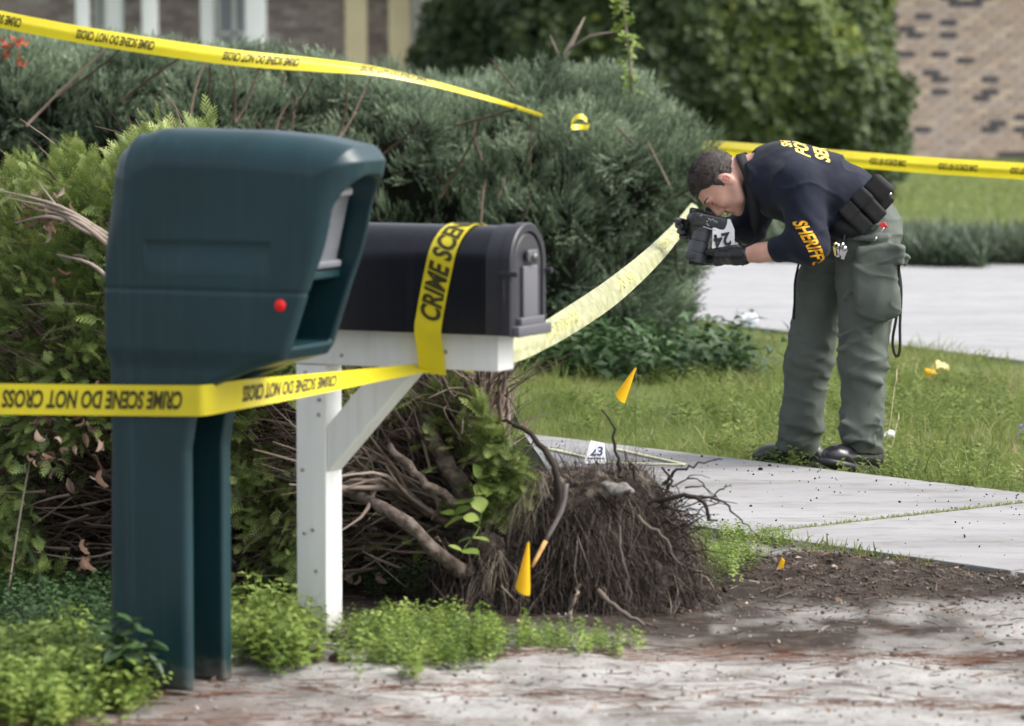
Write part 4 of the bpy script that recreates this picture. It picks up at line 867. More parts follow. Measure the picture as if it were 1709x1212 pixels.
q = MB(); q.box(bl(LF+.002, .045, .955), (.005, .042, .075), BB, .004); q.build('panel', mat('dull_grey_panel', (.11, .11, .125), .45, .5), dr)
q = MB(); q.box(bl(LF+.004, .045, .863), (.016, .098, .014), BB, .004); q.box(bl(LF+.004, .045, .885), (.010, .070, .012), BB, .004); q.build('base_sill', mat('grey_sill', (.09, .09, .105), .45, .5), bx)
q = MB(); q.tube([bl(LF-.002, .045, 1.052), bl(LF+.012, .045, 1.052), bl(LF+.02, .045, 1.05)], [.008, .008, .014], 10); q.box(bl(LF+.008, .045, 1.056), (.006, .028, .015), BB, .004); q.build('handle', mat('steel_knob', (.14, .14, .15), .35, .5, metal=.5), dr)
for w_ in (W0-.006, W1+.006):
    q = MB(); q.box(bl(LF-.01, w_, 1.012), (.028, .005, .007), BB, .002); q.tube([bl(LF-.02, w_, 1.0), bl(LF-.02, w_, .88)], .004, 8); q.build('collar_rib', dark_trim, bx)

# ================================================================== TAPE
def ribbon(name, pts, widths, wv, m, label, cat='barrier tape', n=120, fold=0., texts=None, group='yellow crime scene tapes', crink=0., inkm=None):
    """pts: centre points; wv: unit width vectors; fold: bend across the width"""
    C_ = spline(pts, n); Wv = spline(wv, n); Wv /= np.linalg.norm(Wv, axis=1, keepdims=True); wd = spline(np.array(widths)[:, None], n)[:, 0]
    T = np.gradient(C_, axis=0); T /= np.linalg.norm(T, axis=1, keepdims=True); Nn = np.cross(T, Wv); Nn /= np.linalg.norm(Nn, axis=1, keepdims=True)
    m_ = 8; t = np.linspace(-.5, .5, m_+1); sl_ = np.concatenate([[0], np.cumsum(np.linalg.norm(np.diff(C_, axis=0), axis=1))])
    def surf(si, tt):        # si: index coordinate array, tt: across -.5..5
        k = np.clip(si.astype(int), 0, n-2); u_ = (si-k)[:, None]; g_ = lambda A: A[k]*(1-u_)+A[k+1]*u_
        w_ = np.interp(si, np.arange(n), wd); ln = np.interp(si, np.arange(n), sl_)
        f_ = fold*(1-np.abs(tt)*2)*w_+crink*(fbm(ln*14, tt*3, 0, 7)+.5*fbm(ln*40, tt*7, 0, 8))
        return g_(C_)+g_(Wv)*(tt*w_)[:, None]+g_(Nn)*f_[:, None], g_(Nn)
    S, Tt = np.meshgrid(np.arange(n).astype(float), t, indexing='ij'); V, _ = surf(np.minimum(S.ravel(), n-1.001), Tt.ravel())
    I = np.arange(n*(m_+1)).reshape(n, m_+1); F = np.stack([I[:-1, :-1], I[1:, :-1], I[1:, 1:], I[:-1, 1:]], -1).reshape(-1, 4)
    root_ = thing(name, C_[0], label, cat, group); np_mesh('film', V, F, m, root_, True)
    allV = []; allF = []; nv = 0
    for (start, hgt, flip, side, body, xs) in (texts or []):
        tv, tf = text_mesh(body, hgt/.72, .035, .22, xs, .25); tv[:, 1] -= hgt/2
        ln = start+(-tv[:, 0] if flip is True else tv[:, 0]); yv = (-tv[:, 1] if flip else tv[:, 1])
        si = np.interp(ln, sl_, np.arange(n)); w_ = np.interp(si, np.arange(n), wd); ok = (ln > sl_[0]) & (ln < sl_[-1])
        P_, N_ = surf(np.clip(si, 0, n-1.001), np.clip(yv/.075, -.49, .49)); P_ = P_+N_*(np.sign(side) if abs(side) == 2 else -np.sign(N_[:, 1].mean()))*.0015
        good = ok[tf].all(1)
        if good.sum() > 20: np_mesh('lettering', P_, tf[good], inkm or ink, root_)
    return root_
CS = 'CRIME SCENE DO NOT CROSS'; UPZ = np.array((0, 0, 1.))
# 1: from the left edge, bending round the green post, then rising under the white arm
d0 = mloc(.10, -.012, .66)[1]
pts = [P(-160, 663, 9.6), P(0, 666, 9.53), P(180, 668, mloc(0, -.006, 0)[1]-.004), P(300, 669, mloc(.19, -.006, 0)[1]-.006), P(345, 668, mloc(.25, -.006, 0)[1]-.01), P(400, 659, 9.5), P(500, 645, 9.7), P(620, 627, 9.93), P(700, 615, 10.02), P(756, 608, 10.035)]
wv = [UPZ]*5+[unit(UPZ+(.0, .15, 0)), unit(UPZ+(0, .75, 0)), unit(UPZ+(0, 1.7, 0)), unit(UPZ+(0, 2.8, 0)), unit(UPZ+(0, 4.2, 0))]
L0 = np.linalg.norm(np.array(pts[1])-np.array(pts[0]))
ribbon('barrier_tape', pts, [.077]*4+[.076, .073, .07, .068, .066, .062], wv, tape_m, 'yellow tape stretched across the front of the green mailbox\'s post', texts=[(L0+.49, .042, True, -1, CS, .60), (L0+1.10, .040, True, -1, CS, .50)], n=160)
# 2: the band wrapped over the black mailbox
zz = [(.326, -.012, .742), (.330, -.032, .80), (.335, W0-.005, .856), (.341, W0-.005, .90), (.355, W0-.0045, .97), (.370, W0-.004, ZS)]
pts = [bl(*t_) for t_ in zz[:2]]+[bl(*t_) for t_ in zz[2:]]
for i in range(1, 13): an = math.pi*i/12; pts.append(bl(.370+.040*math.sin(an/2), (W0+W1)/2-math.cos(an)*(RW+.004), ZS+math.sin(an)*(RW+.004)))
pts += [bl(.40, W1+.004, .95), bl(.38, W1+.004, .86), bl(.36, .105, .80), bl(.35, .1, .745)]
wvs = []
for i in range(len(pts)):
    t_ = unit(pts[min(i+1, len(pts)-1)]-pts[max(i-1, 0)]); w_ = BLx-t_*(BLx@t_); wvs.append(unit(w_))
def clip_z(z): return z
ribbon('barrier_tape', pts, [.078]*len(pts), wvs, tape_m, 'yellow tape band wrapped vertically around the black mailbox', texts=[(.150, .056, 'y', -2, CS, .68)], n=170)
tape_band = COL.objects[-1]
# 3: pale twisted length from the white arm back to the hedge
pts = [bl(.36, .11, .79), P(845, 588, 10.25), P(905, 562, 10.7), P(965, 526, 11.4), P(1020, 488, 12.3), P(1070, 446, 13.4), P(1105, 412, 14.5), P(1135, 378, 15.8), P(1160, 345, 17.2)]
nrm = [unit(UPZ*1+(-.25, 0, 0)), unit(UPZ+(-.35, 0, 0)), unit(UPZ+(-.55, 0, 0)), unit(UPZ+(-.65, .1, 0)), unit(UPZ+(-.8, .1, 0)), unit(UPZ+(-.9, .2, 0)), unit(UPZ+(-1, .4, 0)), unit(UPZ+(-1, .9, 0)), unit(UPZ+(-1, 1.2, 0))]
ribbon('barrier_tape', pts, [.062, .064, .070, .078, .080, .074, .068, .062, .06], nrm, tape_pale, 'pale crinkled tape sagging from the white arm back to the hedge', fold=.12, crink=.011, n=320, texts=[(1.3, .034, True, -1, CS, .9), (3.0, .034, True, -1, CS, .9), (4.8, .034, True, -1, CS, .9)], inkm=mat('pale_print', (.42, .42, .16), .6))
# 4: upper tape crossing in front of the hedge
pts = [P(-120, 5, 17.2), P(0, 32, 17.2), P(130, 57, 17.2), P(260, 78, 17.25), P(400, 97, 17.3), P(520, 108, 17.4), P(620, 118, 17.5), P(700, 134, 17.6), P(770, 152, 17.75), P(840, 172, 18.0), P(905, 193, 19.0)]
u0 = unit(UPZ+(.15, 0, 0))
wv = [u0, u0, u0, unit(UPZ+(.15, .15, 0)), unit(UPZ+(.2, .35, 0)), unit(UPZ+(.25, .7, 0)), unit(UPZ+(.3, 1.5, 0)), unit(UPZ+(.4, 2.4, 0)), unit(UPZ+(.4, 3.2, 0)), unit(UPZ+(.4, 4, 0)), unit(UPZ+(.4, 5, 0))]
L1 = np.linalg.norm(pts[1]-pts[0])
ribbon('barrier_tape', pts, [.076]*11, wv, tape_m, 'yellow tape slanting down in front of the hedge across the top left', fold=.16, texts=[(L1+.70, .040, True, -1, CS, .46), (L1+1.36, .040, True, -1, CS, .46), (L1+.10, .040, True, -1, CS, .46), (L1+2.0, .040, True, -1, CS, .46)], n=200)
t = thing('tape_loop', P(968, 206, 18.1), 'small loop of yellow tape tied into the hedge', 'barrier tape', 'yellow crime scene tapes')
lp = [P(968+15*math.cos(a_), 206+9*math.sin(a_)+3*math.cos(2*a_), 17.95+.06*math.sin(a_)) for a_ in np.linspace(0, 5.6, 9)]
C_ = spline(lp, 40); V = []; 
for i, c_ in enumerate(C_): V += [c_+(.0, .01, .012), c_-(.0, .01, .012)]
np_mesh('film', V, [(2*i, 2*i+1, 2*i+3, 2*i+2) for i in range(39)], tape_m, t, True)
# 5: behind the photographer to the right edge
pts = [P(1080, 240, 21.4), P(1160, 245, 20.6), P(1200, 248, 19.6), P(1400, 264, 18.6), P(1550, 276, 18.2), P(1709, 286, 17.9), P(1830, 294, 17.6)]
ribbon('barrier_tape', pts, [.078]*7, [UPZ, UPZ, UPZ, UPZ, UPZ, UPZ, UPZ], tape_m, 'yellow tape stretched behind the photographer to the right edge', fold=.55, texts=[(L2_, .030, True, -1, CS, .36) for L2_ in (3.43, 3.82, 4.20)], n=150)

# ================================================================== THE PHOTOGRAPHER
PD = 14.25
def Q_(px, py, off=0.): return P(px, py, PD+off)
skin_m = mat('skin', (.50, .27, .21), .5, .35, col2=(.60, .36, .29), vscale=14, bump=.05, bscale=200)
skin_m.node_tree.nodes['Principled BSDF'].inputs['Subsurface Weight'].default_value = .12
skin_m.node_tree.nodes['Principled BSDF'].inputs['Subsurface Radius'].default_value = (.02, .008, .005)
hair_m = mat('dark_brown_hair', (.022, .016, .014), .5, .4, col2=(.060, .047, .040), vscale=55, bump=.5, bscale=260)
shirt_m = mat('navy_cotton', (.0068, .0098, .022), .85, .25, var=.25, vscale=6, bump=.25, bscale=500, sheen=.08)
pants_m = mat('olive_trouser_cloth', (.088, .102, .090), .8, .25, var=.14, vscale=8, bump=.2, bscale=450)
glove_m = mat('black_nitrile', (.010, .010, .012), .38, .5, bump=.15, bscale=60)
nylon = mat('black_nylon', (.009, .009, .011), .7, .35, bump=.3, bscale=400)
shoe_m = mat('black_leather', (.014, .014, .018), .3, .6, bump=.1, bscale=80); sole_m = mat('shoe_rubber', (.035, .035, .042), .45, .4)
camb = mat('camera_body', (.013, .013, .016), .28, .7, bump=.2, bscale=500); lensm = mat('lens_barrel', (.045, .048, .060), .30, .7)
white_card = mat('white_card', (.82, .83, .86), .5, .3); gold_ink = mat('gold_print', (.72, .36, .015), .6, .3, var=.15, vscale=40); pale_gold = mat('pale_gold_print', (.80, .62, .16), .6, .3)
man = thing('person', (Q_(1400, 790)[0], PD, 0), 'photographer in navy shirt and olive cargo pants bent over a camera', 'person')
lo, hi = Q_(1120, 810, 0)-(.02, .50, .0), Q_(1525, 215, 0)+(.03, .50, .02); lo[2] = 0.0

# head frame: the face looks down into the camera
HC = Q_(1203, 303, -.01); HU = unit((-.93, 0, .36)); HF0 = unit((-.36, 0, -.93)); HS0 = np.array((0, -1., 0)); yaw = R(10)
HF = HF0*math.cos(yaw)+HS0*math.sin(yaw); HS = HS0*math.cos(yaw)-HF0*math.sin(yaw); HB = np.array([HF, HU, HS])
def H(f, u, s): return HC+HF*f+HU*u+HS*s
body = Field(lo, hi, .005)
b = body
b.ell(H(-.004, .028, 0), (.097, .088, .077), HB, .0); b.ell(H(.030, -.022, 0), (.062, .080, .060), HB, .03); b.ell(H(.055, -.070, 0), (.036, .040, .042), HB, .03)
b.cap(H(.082, -.100, 0), H(.080, -.098, 0), .017, .017, .025)
b.cap(H(.040, -.085, .050), H(-.005, -.045, .062), .018, .016, .03); b.cap(H(.040, -.085, -.050), H(-.005, -.045, -.062), .018, .016, .03)
b.cap(H(.088, .020, .036), H(.092, .022, -.036), .012, .012, .02)
for s_ in (-1, 1):
    b.ell(H(.066, -.028, .040*s_), (.028, .024, .020), HB, .02); b.ell(H(.100, .002, .031*s_), (.014, .011, .016), HB, .012, '-'); b.ell(H(.084, .001, .031*s_), (.012, .010, .013), HB, .006)
    b.ell(H(-.006, -.012, .076*s_), (.019, .032, .011), HB, .006); b.ell(H(-.002, -.008, .086*s_), (.010, .018, .008), HB, .006, '-')
b.cap(H(.094, .012, 0), H(.116, -.034, 0), .008, .013, .012); b.cap(H(.102, -.038, .010), H(.102, -.038, -.010), .011, .011, .01)
b.cap(H(.092, -.060, .018), H(.092, -.060, -.018), .008, .008, .008); b.cap(H(.088, -.072, .016), H(.088, -.072, -.016), .0085, .0085, .008); b.cap(H(.102, -.066, .022), H(.102, -.066, -.022), .003, .003, .004, '-')
b.chain([(H(-.045, -.035, 0), .058), (Q_(1262, 285, 0), .060), (Q_(1300, 300, 0), .075)], .03)
b.cap(Q_(1300, 300, 0), Q_(1410, 345, 0), .085, .10, .04, sc=(1, 1.3, 1)); b.cap(Q_(1318, 305, -.12), Q_(1318, 305, .12), .045, .045, .05)
SHn, ELn, WRn = Q_(1330, 306, -.165), Q_(1350, 408, -.22), Q_(1240, 427, -.13); SHf, ELf, WRf = Q_(1290, 295, .17), Q_(1250, 376, .26), Q_(1170, 392, .10)
b.chain([(SHn, .045), (ELn, .043)], .03); b.chain([(ELn, .044), (ELn+(WRn-ELn)*.35, .043), (ELn+(WRn-ELn)*.75, .033), (WRn, .027)], .02)
b.chain([(SHf, .055), (ELf, .043)], .03); b.chain([(ELf, .042), (WRf, .028)], .02)
HPn, KNn, ANn = Q_(1445, 400, -.09), Q_(1440, 600, -.10), Q_(1440, 752, -.10); HPf, KNf, ANf = Q_(1415, 410, .09), Q_(1352, 600, .12), Q_(1325, 752, .16)
b.cap(Q_(1410, 345, 0), Q_(1440, 385, 0), .10, .10, .04, sc=(1, 1.25, 1)); b.chain([(HPn, .085), (KNn, .055), (ANn, .04)], .04); b.chain([(HPf, .085), (KNf, .055), (ANf, .04)], .04)
body.build('body', skin_m, man, 1)
# eyelid crease, lips and ear tint are modelled as small clothing-thin parts
q = MB(); q.tube([H(.101, -.0655, .022), H(.104, -.066, .01), H(.104, -.066, -.01)], .0035, 6); q.build('lips', mat('lip_skin', (.35, .12, .10), .5), man)
q = MB(); q.tube([H(.088, .004, .043), H(.095, .001, .034), H(.097, .001, .024)], .0018, 6); q.build('eyelashes', mat('lash', (.05, .03, .025), .7), man)
q = MB(); q.tube([H(.082, .026, .052), H(.096, .031, .038), H(.103, .029, .020)], [.0018, .0028, .0018], 6); q.build('eyebrow', hair_m, man)
q = MB(); q.box(H(-.002, -.010, .0815), (.007, .014, .0015), HB, .001); q.build('ear_tint', mat('ear_skin', (.42, .13, .10), .6), man)

# hair
hf = Field(HC-.15, HC+.15, .0035)
def hairfn(x, y, z):
    X_, Y_, Z_ = x-HC[0], y-HC[1], z-HC[2]; f_, u_, s_ = [B[0]*X_+B[1]*Y_+B[2]*Z_ for B in HB]
    r_ = (.1035, .0955, .082); uu = u_-.028; ff = f_+.006; k0 = np.sqrt((ff/r_[0])**2+(uu/r_[1])**2+(s_/r_[2])**2); k1 = np.sqrt((ff/r_[0]**2)**2+(uu/r_[1]**2)**2+(s_/r_[2]**2)**2)+1e-6; d = k0*(k0-1)/k1
    um = np.interp(f_, [-.12, -.05, -.025, -.012, .004, .012, .022, .034, .05, .066, .085], [-.068, -.052, -.020, .020, .022, -.018, -.016, .030, .040, .062, .068]); um = um-.01*(1-np.minimum(np.abs(s_)/.06, 1))
    return np.maximum(d, (um-u_)*.6)
hf.put(hairfn, HC-.14, HC+.14); hf.displace(lambda x, y, z: .0018*fbm(x*60, y*60, z*60, 3)+.001*fbm(x*150, y*150, z*150, 4)); hf.build('hair', hair_m, man)
# short strands standing off the scalp
hp = RNG.normal(0, 1, (9000, 3)); hp /= np.linalg.norm(hp, axis=1, keepdims=True); loc = hp*np.array((.104, .096, .083))+np.array((-.006, .028, 0))
um = np.interp(loc[:, 0], [-.12, -.05, -.025, -.012, .004, .012, .022, .034, .05, .066, .085], [-.068, -.052, -.020, .020, .022, -.018, -.016, .030, .040, .062, .068]); k = loc[:, 1] > um+.004; loc, hp = loc[k], hp[k]
wp = HC+loc@HB; wn = hp@HB; TV, TF = blade(3, .012, .0013, .6); flow = wn*.28+HF*.75-HU*.1
scatter('strands', TV, TF, wp, flow+RNG.normal(0, .12, flow.shape), RNG.uniform(0, 6, len(wp)), RNG.uniform(.6, 1.1, len(wp)), hair_m, man)

# shirt
s = Field(lo, hi, .005)
s.chain([(Q_(1275, 288, 0), .088), (Q_(1302, 299, 0), .140), (Q_(1360, 317, 0), .150), (Q_(1412, 340, 0), .138)], .03, sc=(1, 1.28, 1)); s.ell(Q_(1395, 372, -.01), (.09, .17, .075), None, .05)
s.ell(SHn, (.085, .07, .09), None, .05); s.ell(SHf, (.085, .08, .09), None, .05)
s.cap(SHn+(.01, 0, 0), ELn+(0, 0, .0), .078, .072, .03); s.cap(ELn, ELn+(WRn-ELn)*.44, .068, .049, .03)
s.cap(SHf, ELf, .078, .065, .03); s.cap(ELf, ELf+(WRf-ELf)*.45, .062, .045, .03)
# collar opening: cut away in front of the neck plane
ncp, ncn = Q_(1262, 290, 0), unit((-.93, 0, .10))
s.put(lambda x, y, z: -np.maximum(-((x-ncp[0])*ncn[0]+(y-ncp[1])*ncn[1]+(z-ncp[2])*ncn[2]), (y-PD)**2/.035-.28)*1., lo, hi, .0, '-') if False else None
s.cap(Q_(1215, 280, -.0), Q_(1266, 283, -.01), .07, .068, .006, '-')
wr = ELn+(WRn-ELn)*.44
cpd = unit(WRn-ELn); s.put(lambda x, y, z: -((x-wr[0])*cpd[0]+(y-wr[1])*cpd[1]+(z-wr[2])*cpd[2]), wr-.09, wr+.09, .0, '-') if False else None
def fold_shirt(x, y, z):
    t1 = fbm(x*7+z*9, y*5, z*4-x*5, 11); arm = np.exp(-((x-ELn[0])**2+(z-ELn[2])**2)/.015); wrk = np.sin((x*.9+z*1.1)*85+4*vn(x*9, y*9, z*9, 2))*.0035*arm
    waist = np.exp(-((x-Q_(1415, 0)[0])**2)/.006)*.004*np.sin((x*.7-z*.7)*-90+5*vn(x*7, y*7, z*7, 4)); return .007*t1+wrk+waist+.003*fbm(x*22, y*22, z*22, 12)-.007*(1-np.abs(vn(x*6+z*8, y*5, z*9-x*6, 15)))**6
s.displace(fold_shirt, .03); shirt = s.build('shirt', shirt_m, man, 1)

# trousers
s = Field(lo, hi, .005)
s.ell(Q_(1447, 384, 0), (.122, .175, .125), None, .03); s.cap(Q_(1425, 352, 0), Q_(1447, 384, 0), .118, .118, .03, sc=(1, 1.2, 1))
s.chain([(Q_(1447, 400, -.085), .116), (Q_(1446, 470, -.095), .108), (Q_(1440, 600, -.10), .086), (Q_(1439, 700, -.10), .078), (Q_(1437, 775, -.10), .070)], .03)
s.chain([(Q_(1410, 405, .085), .112), (Q_(1372, 480, .10), .098), (Q_(1350, 600, .13), .082), (Q_(1337, 700, .15), .078), (Q_(1327, 790, .17), .076)], .03)
PB = np.array([unit((1, -.1, .08)), unit((.1, 1, 0)), (0, 0, 1.)])
s.rbox(Q_(1462, 483, -.205), (.078, .028, .098), .02, PB, .03); s.ell(Q_(1470, 505, -.215), (.065, .035, .065), None, .03)
s.rbox(Q_(1470, 426, -.205), (.082, .026, .030), .008, PB, .006); s.rbox(Q_(1500, 430, -.16), (.035, .02, .016), .006, np.array([unit((1, 0, -.35)), (0, 1, 0), unit((.35, 0, 1))]), .006)
for (x0, y0, x1, y1, r_) in [(1400, 560, 1450, 540, .006), (1398, 585, 1440, 560, .005), (1450, 545, 1478, 520, .008), (1405, 705, 1455, 735, .006), (1410, 735, 1465, 720, .005), (1440, 750, 1468, 700, .005), (1420, 625, 1470, 640, .004), (1405, 500, 1435, 470, .006), (1420, 400, 1480, 395, .005), (1440, 380, 1490, 372, .005)]:
    s.cap(Q_(x0, y0, -.175 if y0 > 480 else -.2), Q_(x1, y1, -.185 if y0 > 480 else -.2), r_, r_*.6, .03); s.cap(Q_(x0, y0+9, -.19), Q_(x1, y1+9, -.195), r_*.8, r_*.5, .02, '-')
def fold_p(x, y, z):
    kn = np.exp(-((z-KNn[2]+.02)/.10)**2); hem = np.exp(-((z-.13)/.09)**2); hp_ = np.exp(-((z-.86)/.09)**2)
    v = np.sin((z*1.15+x*.55)*75+5*vn(x*8, y*8, z*6, 21)); v2 = np.sin((z*1.0-x*.9)*62+5*vn(x*7, y*7, z*5, 22))
    return .003*v*(kn*.8+hem+.6*hp_)+.002*v2*(hem+.4*kn+.5*hp_)+.008*fbm(x*9, y*9, z*4, 23)+.0025*fbm(x*26, y*26, z*13, 24)-.009*(1-np.abs(vn(x*7+z*9, y*5, z*15-x*7, 25)))**5*(kn+hem+hp_)-.005*(1-np.abs(vn(x*10-z*8, y*5, z*18+x*5, 26)))**6
s.displace(lambda x, y, z: fold_p(x, y, z), .035)
hz_n, hz_f = .098, .070
def hem(x, y, z): return np.where(x > Q_(1393, 0)[0], hz_n+(x-Q_(1437, 0)[0])*-.10, hz_f+(x-Q_(1327, 0)[0])*-.18)*-1+z+0*y
s.put(hem, lo, np.array((hi[0], hi[1], .14)), 0, '-')
pants = s.build('trousers', pants_m, man, 1)
q = MB()
for off in (-.213,): q.tube([Q_(1436, 452, off), Q_(1500, 447, off+.01)], .0016, 4)
q.tube([Q_(1452, 560, -.19), Q_(1452, 640, -.185), Q_(1449, 700, -.178), Q_(1449, 760, -.17)], .0014, 4); q.build('seams', mat('seam', (.03, .04, .03), .9), man)

# shoes
def shoe(heel, toe, lift, name='shoe'):
    heel = np.asarray(heel, float); toe = np.asarray(toe, float); F_ = unit(toe-heel); S_ = unit(np.cross(F_, (0, 0, 1))); U_ = np.cross(S_, F_); L_ = np.linalg.norm(toe-heel); BS = np.array([F_, S_, U_])
    A = lambda f_, s_, u_: heel+F_*f_*L_+S_*s_+U_*u_
    fl = Field(np.minimum(heel, toe)-.12, np.maximum(heel, toe)+.16, .004)
    fl.ell(A(.20, 0, .050), (.078, .042, .055), BS, 0); fl.cap(A(.25, 0, .050), A(.80, 0, .040), .046, .040, .03, sc=(1, 1, 1)); fl.ell(A(.82, 0, .034), (.072, .052, .040), BS, .03); fl.cap(A(.18, 0, .06), A(.20, 0, .11), .040, .038, .03); fl.cap(A(.35, 0, .06), A(.55, 0, .05), .03, .026, .03)
    fl.put(lambda x, y, z: ((x-heel[0])*U_[0]+(y-heel[1])*U_[1]+(z-heel[2])*U_[2])-.016+0*x, np.minimum(heel, toe)-.12, np.maximum(heel, toe)+.12, 0, '-'); fl.displace(lambda x, y, z: .002*fbm(x*40, y*40, z*40, 8))
    up = fl.build(name, shoe_m, man, 1)
    f2 = Field(np.minimum(heel, toe)-.12, np.maximum(heel, toe)+.12, .004); f2.rbox(A(.17, 0, .011), (.056, .045, .020), .010, BS, 0); f2.ell(A(.78, 0, .011), (.088, .058, .024), BS, .03); f2.rbox(A(.45, 0, .012), (.10, .034, .013), .008, BS, .02); f2.build('sole', sole_m, up)
    lc = MB()
    for k in range(4): f_ = .36+.08*k; lc.tube([A(f_, -.02, .088-.05*(f_-.3)), A(f_+.03, 0, .094-.06*(f_-.3)), A(f_, .02, .088-.05*(f_-.3))], .0028, 6)
    lc.build('laces', nylon, up)
gh = G(1462, 797); shoe(gh+(0, .02, .004), Q_(1382, 797, -.21)*(1, 1, 0)+(0, 0, .062), 0)
gh = G(1364, 788); shoe(gh+(0, .05, .004), G(1268, 781)+(0, -.02, .012), 0)

# belt, pouches, keys
q = MB(); BD = unit((.62, 0, .78)); c_ = Q_(1433, 345, 0)
bp_ = []
for k in range(25): an = 2*math.pi*k/24; bp_.append(c_+BD*.128*math.cos(an)+np.array((0, .178, 0))*math.sin(an))
AX = unit((.75, 0, -.62))
V = []; 
for p_ in bp_: V += [p_-AX*.024, p_+AX*.024, p_+AX*.024+unit(p_-c_)*.006, p_-AX*.024+unit(p_-c_)*.006]
q.add(V, [(4*k+j, 4*k+(j+1) % 4, 4*(k+1)+(j+1) % 4, 4*(k+1)+j) for k in range(24) for j in range(4)]); q.build('belt', nylon, man)
PA = unit((.72, 0, -.69)); PN = unit((.69, 0, .72)); PBs = np.array([PA, (0, 1., 0), PN])
def pouch(corners, off, th, flap=False):
    cs = [Q_(x_, y_, off) for x_, y_ in corners]; c_ = sum(cs)/4; a_ = unit(cs[3]-cs[0]+cs[2]-cs[1]); n_ = unit(np.cross(a_, (0, 1., 0))); h1 = np.linalg.norm(cs[2]-cs[1])/2; h2 = np.linalg.norm(cs[1]-cs[0])/2
    fl = Field(c_-.13, c_+.13, .004); B3 = np.array([a_, (0, 1., 0), n_]); fl.rbox(c_, (h1, th, h2), .012, B3, 0); fl.rbox(c_-a_*h1*.55, (h1*.45, th+.005, h2+.003), .012, B3, .002); fl.displace(lambda x, y, z: .003*fbm(x*18, y*18, z*18, 31)); return fl.build('pouch', nylon, man)
pouch([(1398, 353), (1418, 334), (1456, 378), (1441, 390)], -.205, .028); pouch([(1419, 331), (1438, 311), (1480, 356), (1464, 374)], -.205, .030)
pc = Q_(1467, 316, -.175); fl = Field(pc-.12, pc+.12, .004); B3 = np.array([unit((.75, -.1, -.66)), (0, 1., 0), unit((.66, 0, .75))]); fl.rbox(pc, (.050, .040, .042), .022, B3, 0); fl.rbox(pc+(.003, 0, -.028), (.050, .034, .030), .010, B3, .006); po = fl.build('pouch', nylon, man)
q = MB(); q.tube([pc+(.036, -.050, -.016), pc+(.038, -.056, -.017)], .006, 10); q.build('snap', mat('steel', (.5, .5, .52), .25, .5, metal=1), po)
fl = Field(Q_(1412, 385, -.2)-.12, Q_(1412, 385, -.2)+.12, .005); fl.ell(Q_(1408, 378, -.17), (.05, .05, .038), None, 0); fl.ell(Q_(1428, 385, -.18), (.045, .04, .024), None, .02); fl.build('holster', nylon, man)
q = MB(); steel = MATS['steel']; q.tube([Q_(1410, 392, -.225), Q_(1408, 402, -.235), Q_(1402, 408, -.235)], .003, 6); q.build('key_clip', nylon, man)
for x_, y_, m_, an in [(1394, 418, mat('brass', (.65, .5, .2), .3, .5, metal=1), .2), (1398, 420, steel, .05), (1405, 418, steel, -.3), (1409, 424, steel, -.35)]:
    q = MB(); Bk = np.array([(math.cos(an), 0, math.sin(an)), (0, 1., 0), (-math.sin(an), 0, math.cos(an))]); q.box(Q_(x_, y_, -.235), (.006, .0012, .020), Bk); q.tube([Q_(x_, y_-9, -.235)-(0, .0015, 0), Q_(x_, y_-9, -.235)+(0, .0015, 0)], .010, 12); q.build('key', m_, man)
q = MB(); q.box(Q_(1474, 377, -.23), (.012, .005, .007), np.array([unit((1, 0, -.4)), (0, 1, 0), unit((.4, 0, 1))]), .002); q.tube([Q_(1470, 374, -.23), Q_(1476, 372, -.235), Q_(1481, 380, -.235)], .003, 6); tg = q.build('red_tag', mat('red_plastic', (.7, .02, .03), .4), man)
q = MB(); q.tube([Q_(1476, 379, -.236), Q_(1468, 391, -.236), Q_(1461, 399, -.236)], .0014, 5); q.tube([Q_(1463, 396, -.236), Q_(1459, 402, -.236)], .004, 8); q.build('wire_clip', steel, tg)
# hanging strap loop
def strap(name, pts, w_, wd, m=nylon, n=60, par=man, th=.0018):
    C_ = spline(pts, n); T = np.gradient(C_, axis=0); T /= np.linalg.norm(T, axis=1, keepdims=True); W_ = np.asarray(w_, float); W_ = (np.tile(W_, (n, 1)) if W_.ndim == 1 else spline(W_, n)); W_ = W_-T*(W_*T).sum(1)[:, None]; W_ /= np.linalg.norm(W_, axis=1, keepdims=True); N_ = np.cross(T, W_); wd = np.interp(np.linspace(0, 1, n), np.linspace(0, 1, len(wd)), wd)[:, None]
    V = np.stack([C_-W_*wd/2-N_*th, C_+W_*wd/2-N_*th, C_+W_*wd/2+N_*th, C_-W_*wd/2+N_*th], 1).reshape(-1, 3); F = [(4*k+j, 4*k+(j+1) % 4, 4*(k+1)+(j+1) % 4, 4*(k+1)+j) for k in range(n-1) for j in range(4)]; return np_mesh(name, V, F, m, par)
strap('hanging_strap', [Q_(1497, 432, -.13), Q_(1503, 470, -.14), Q_(1504, 500, -.14), Q_(1502, 540, -.14), Q_(1502, 580, -.14), Q_(1498, 595, -.14), Q_(1492, 588, -.14), Q_(1490, 565, -.14), Q_(1496, 530, -.15), Q_(1501, 490, -.15), Q_(1500, 440, -.14)], (1, .35, 0), [.010]*6)
strap('hanging_strap', [Q_(1333, 440, .0), Q_(1327, 470, .0), Q_(1326, 500, .0), Q_(1325, 533, .0)], (1, .3, 0), [.008]*4)
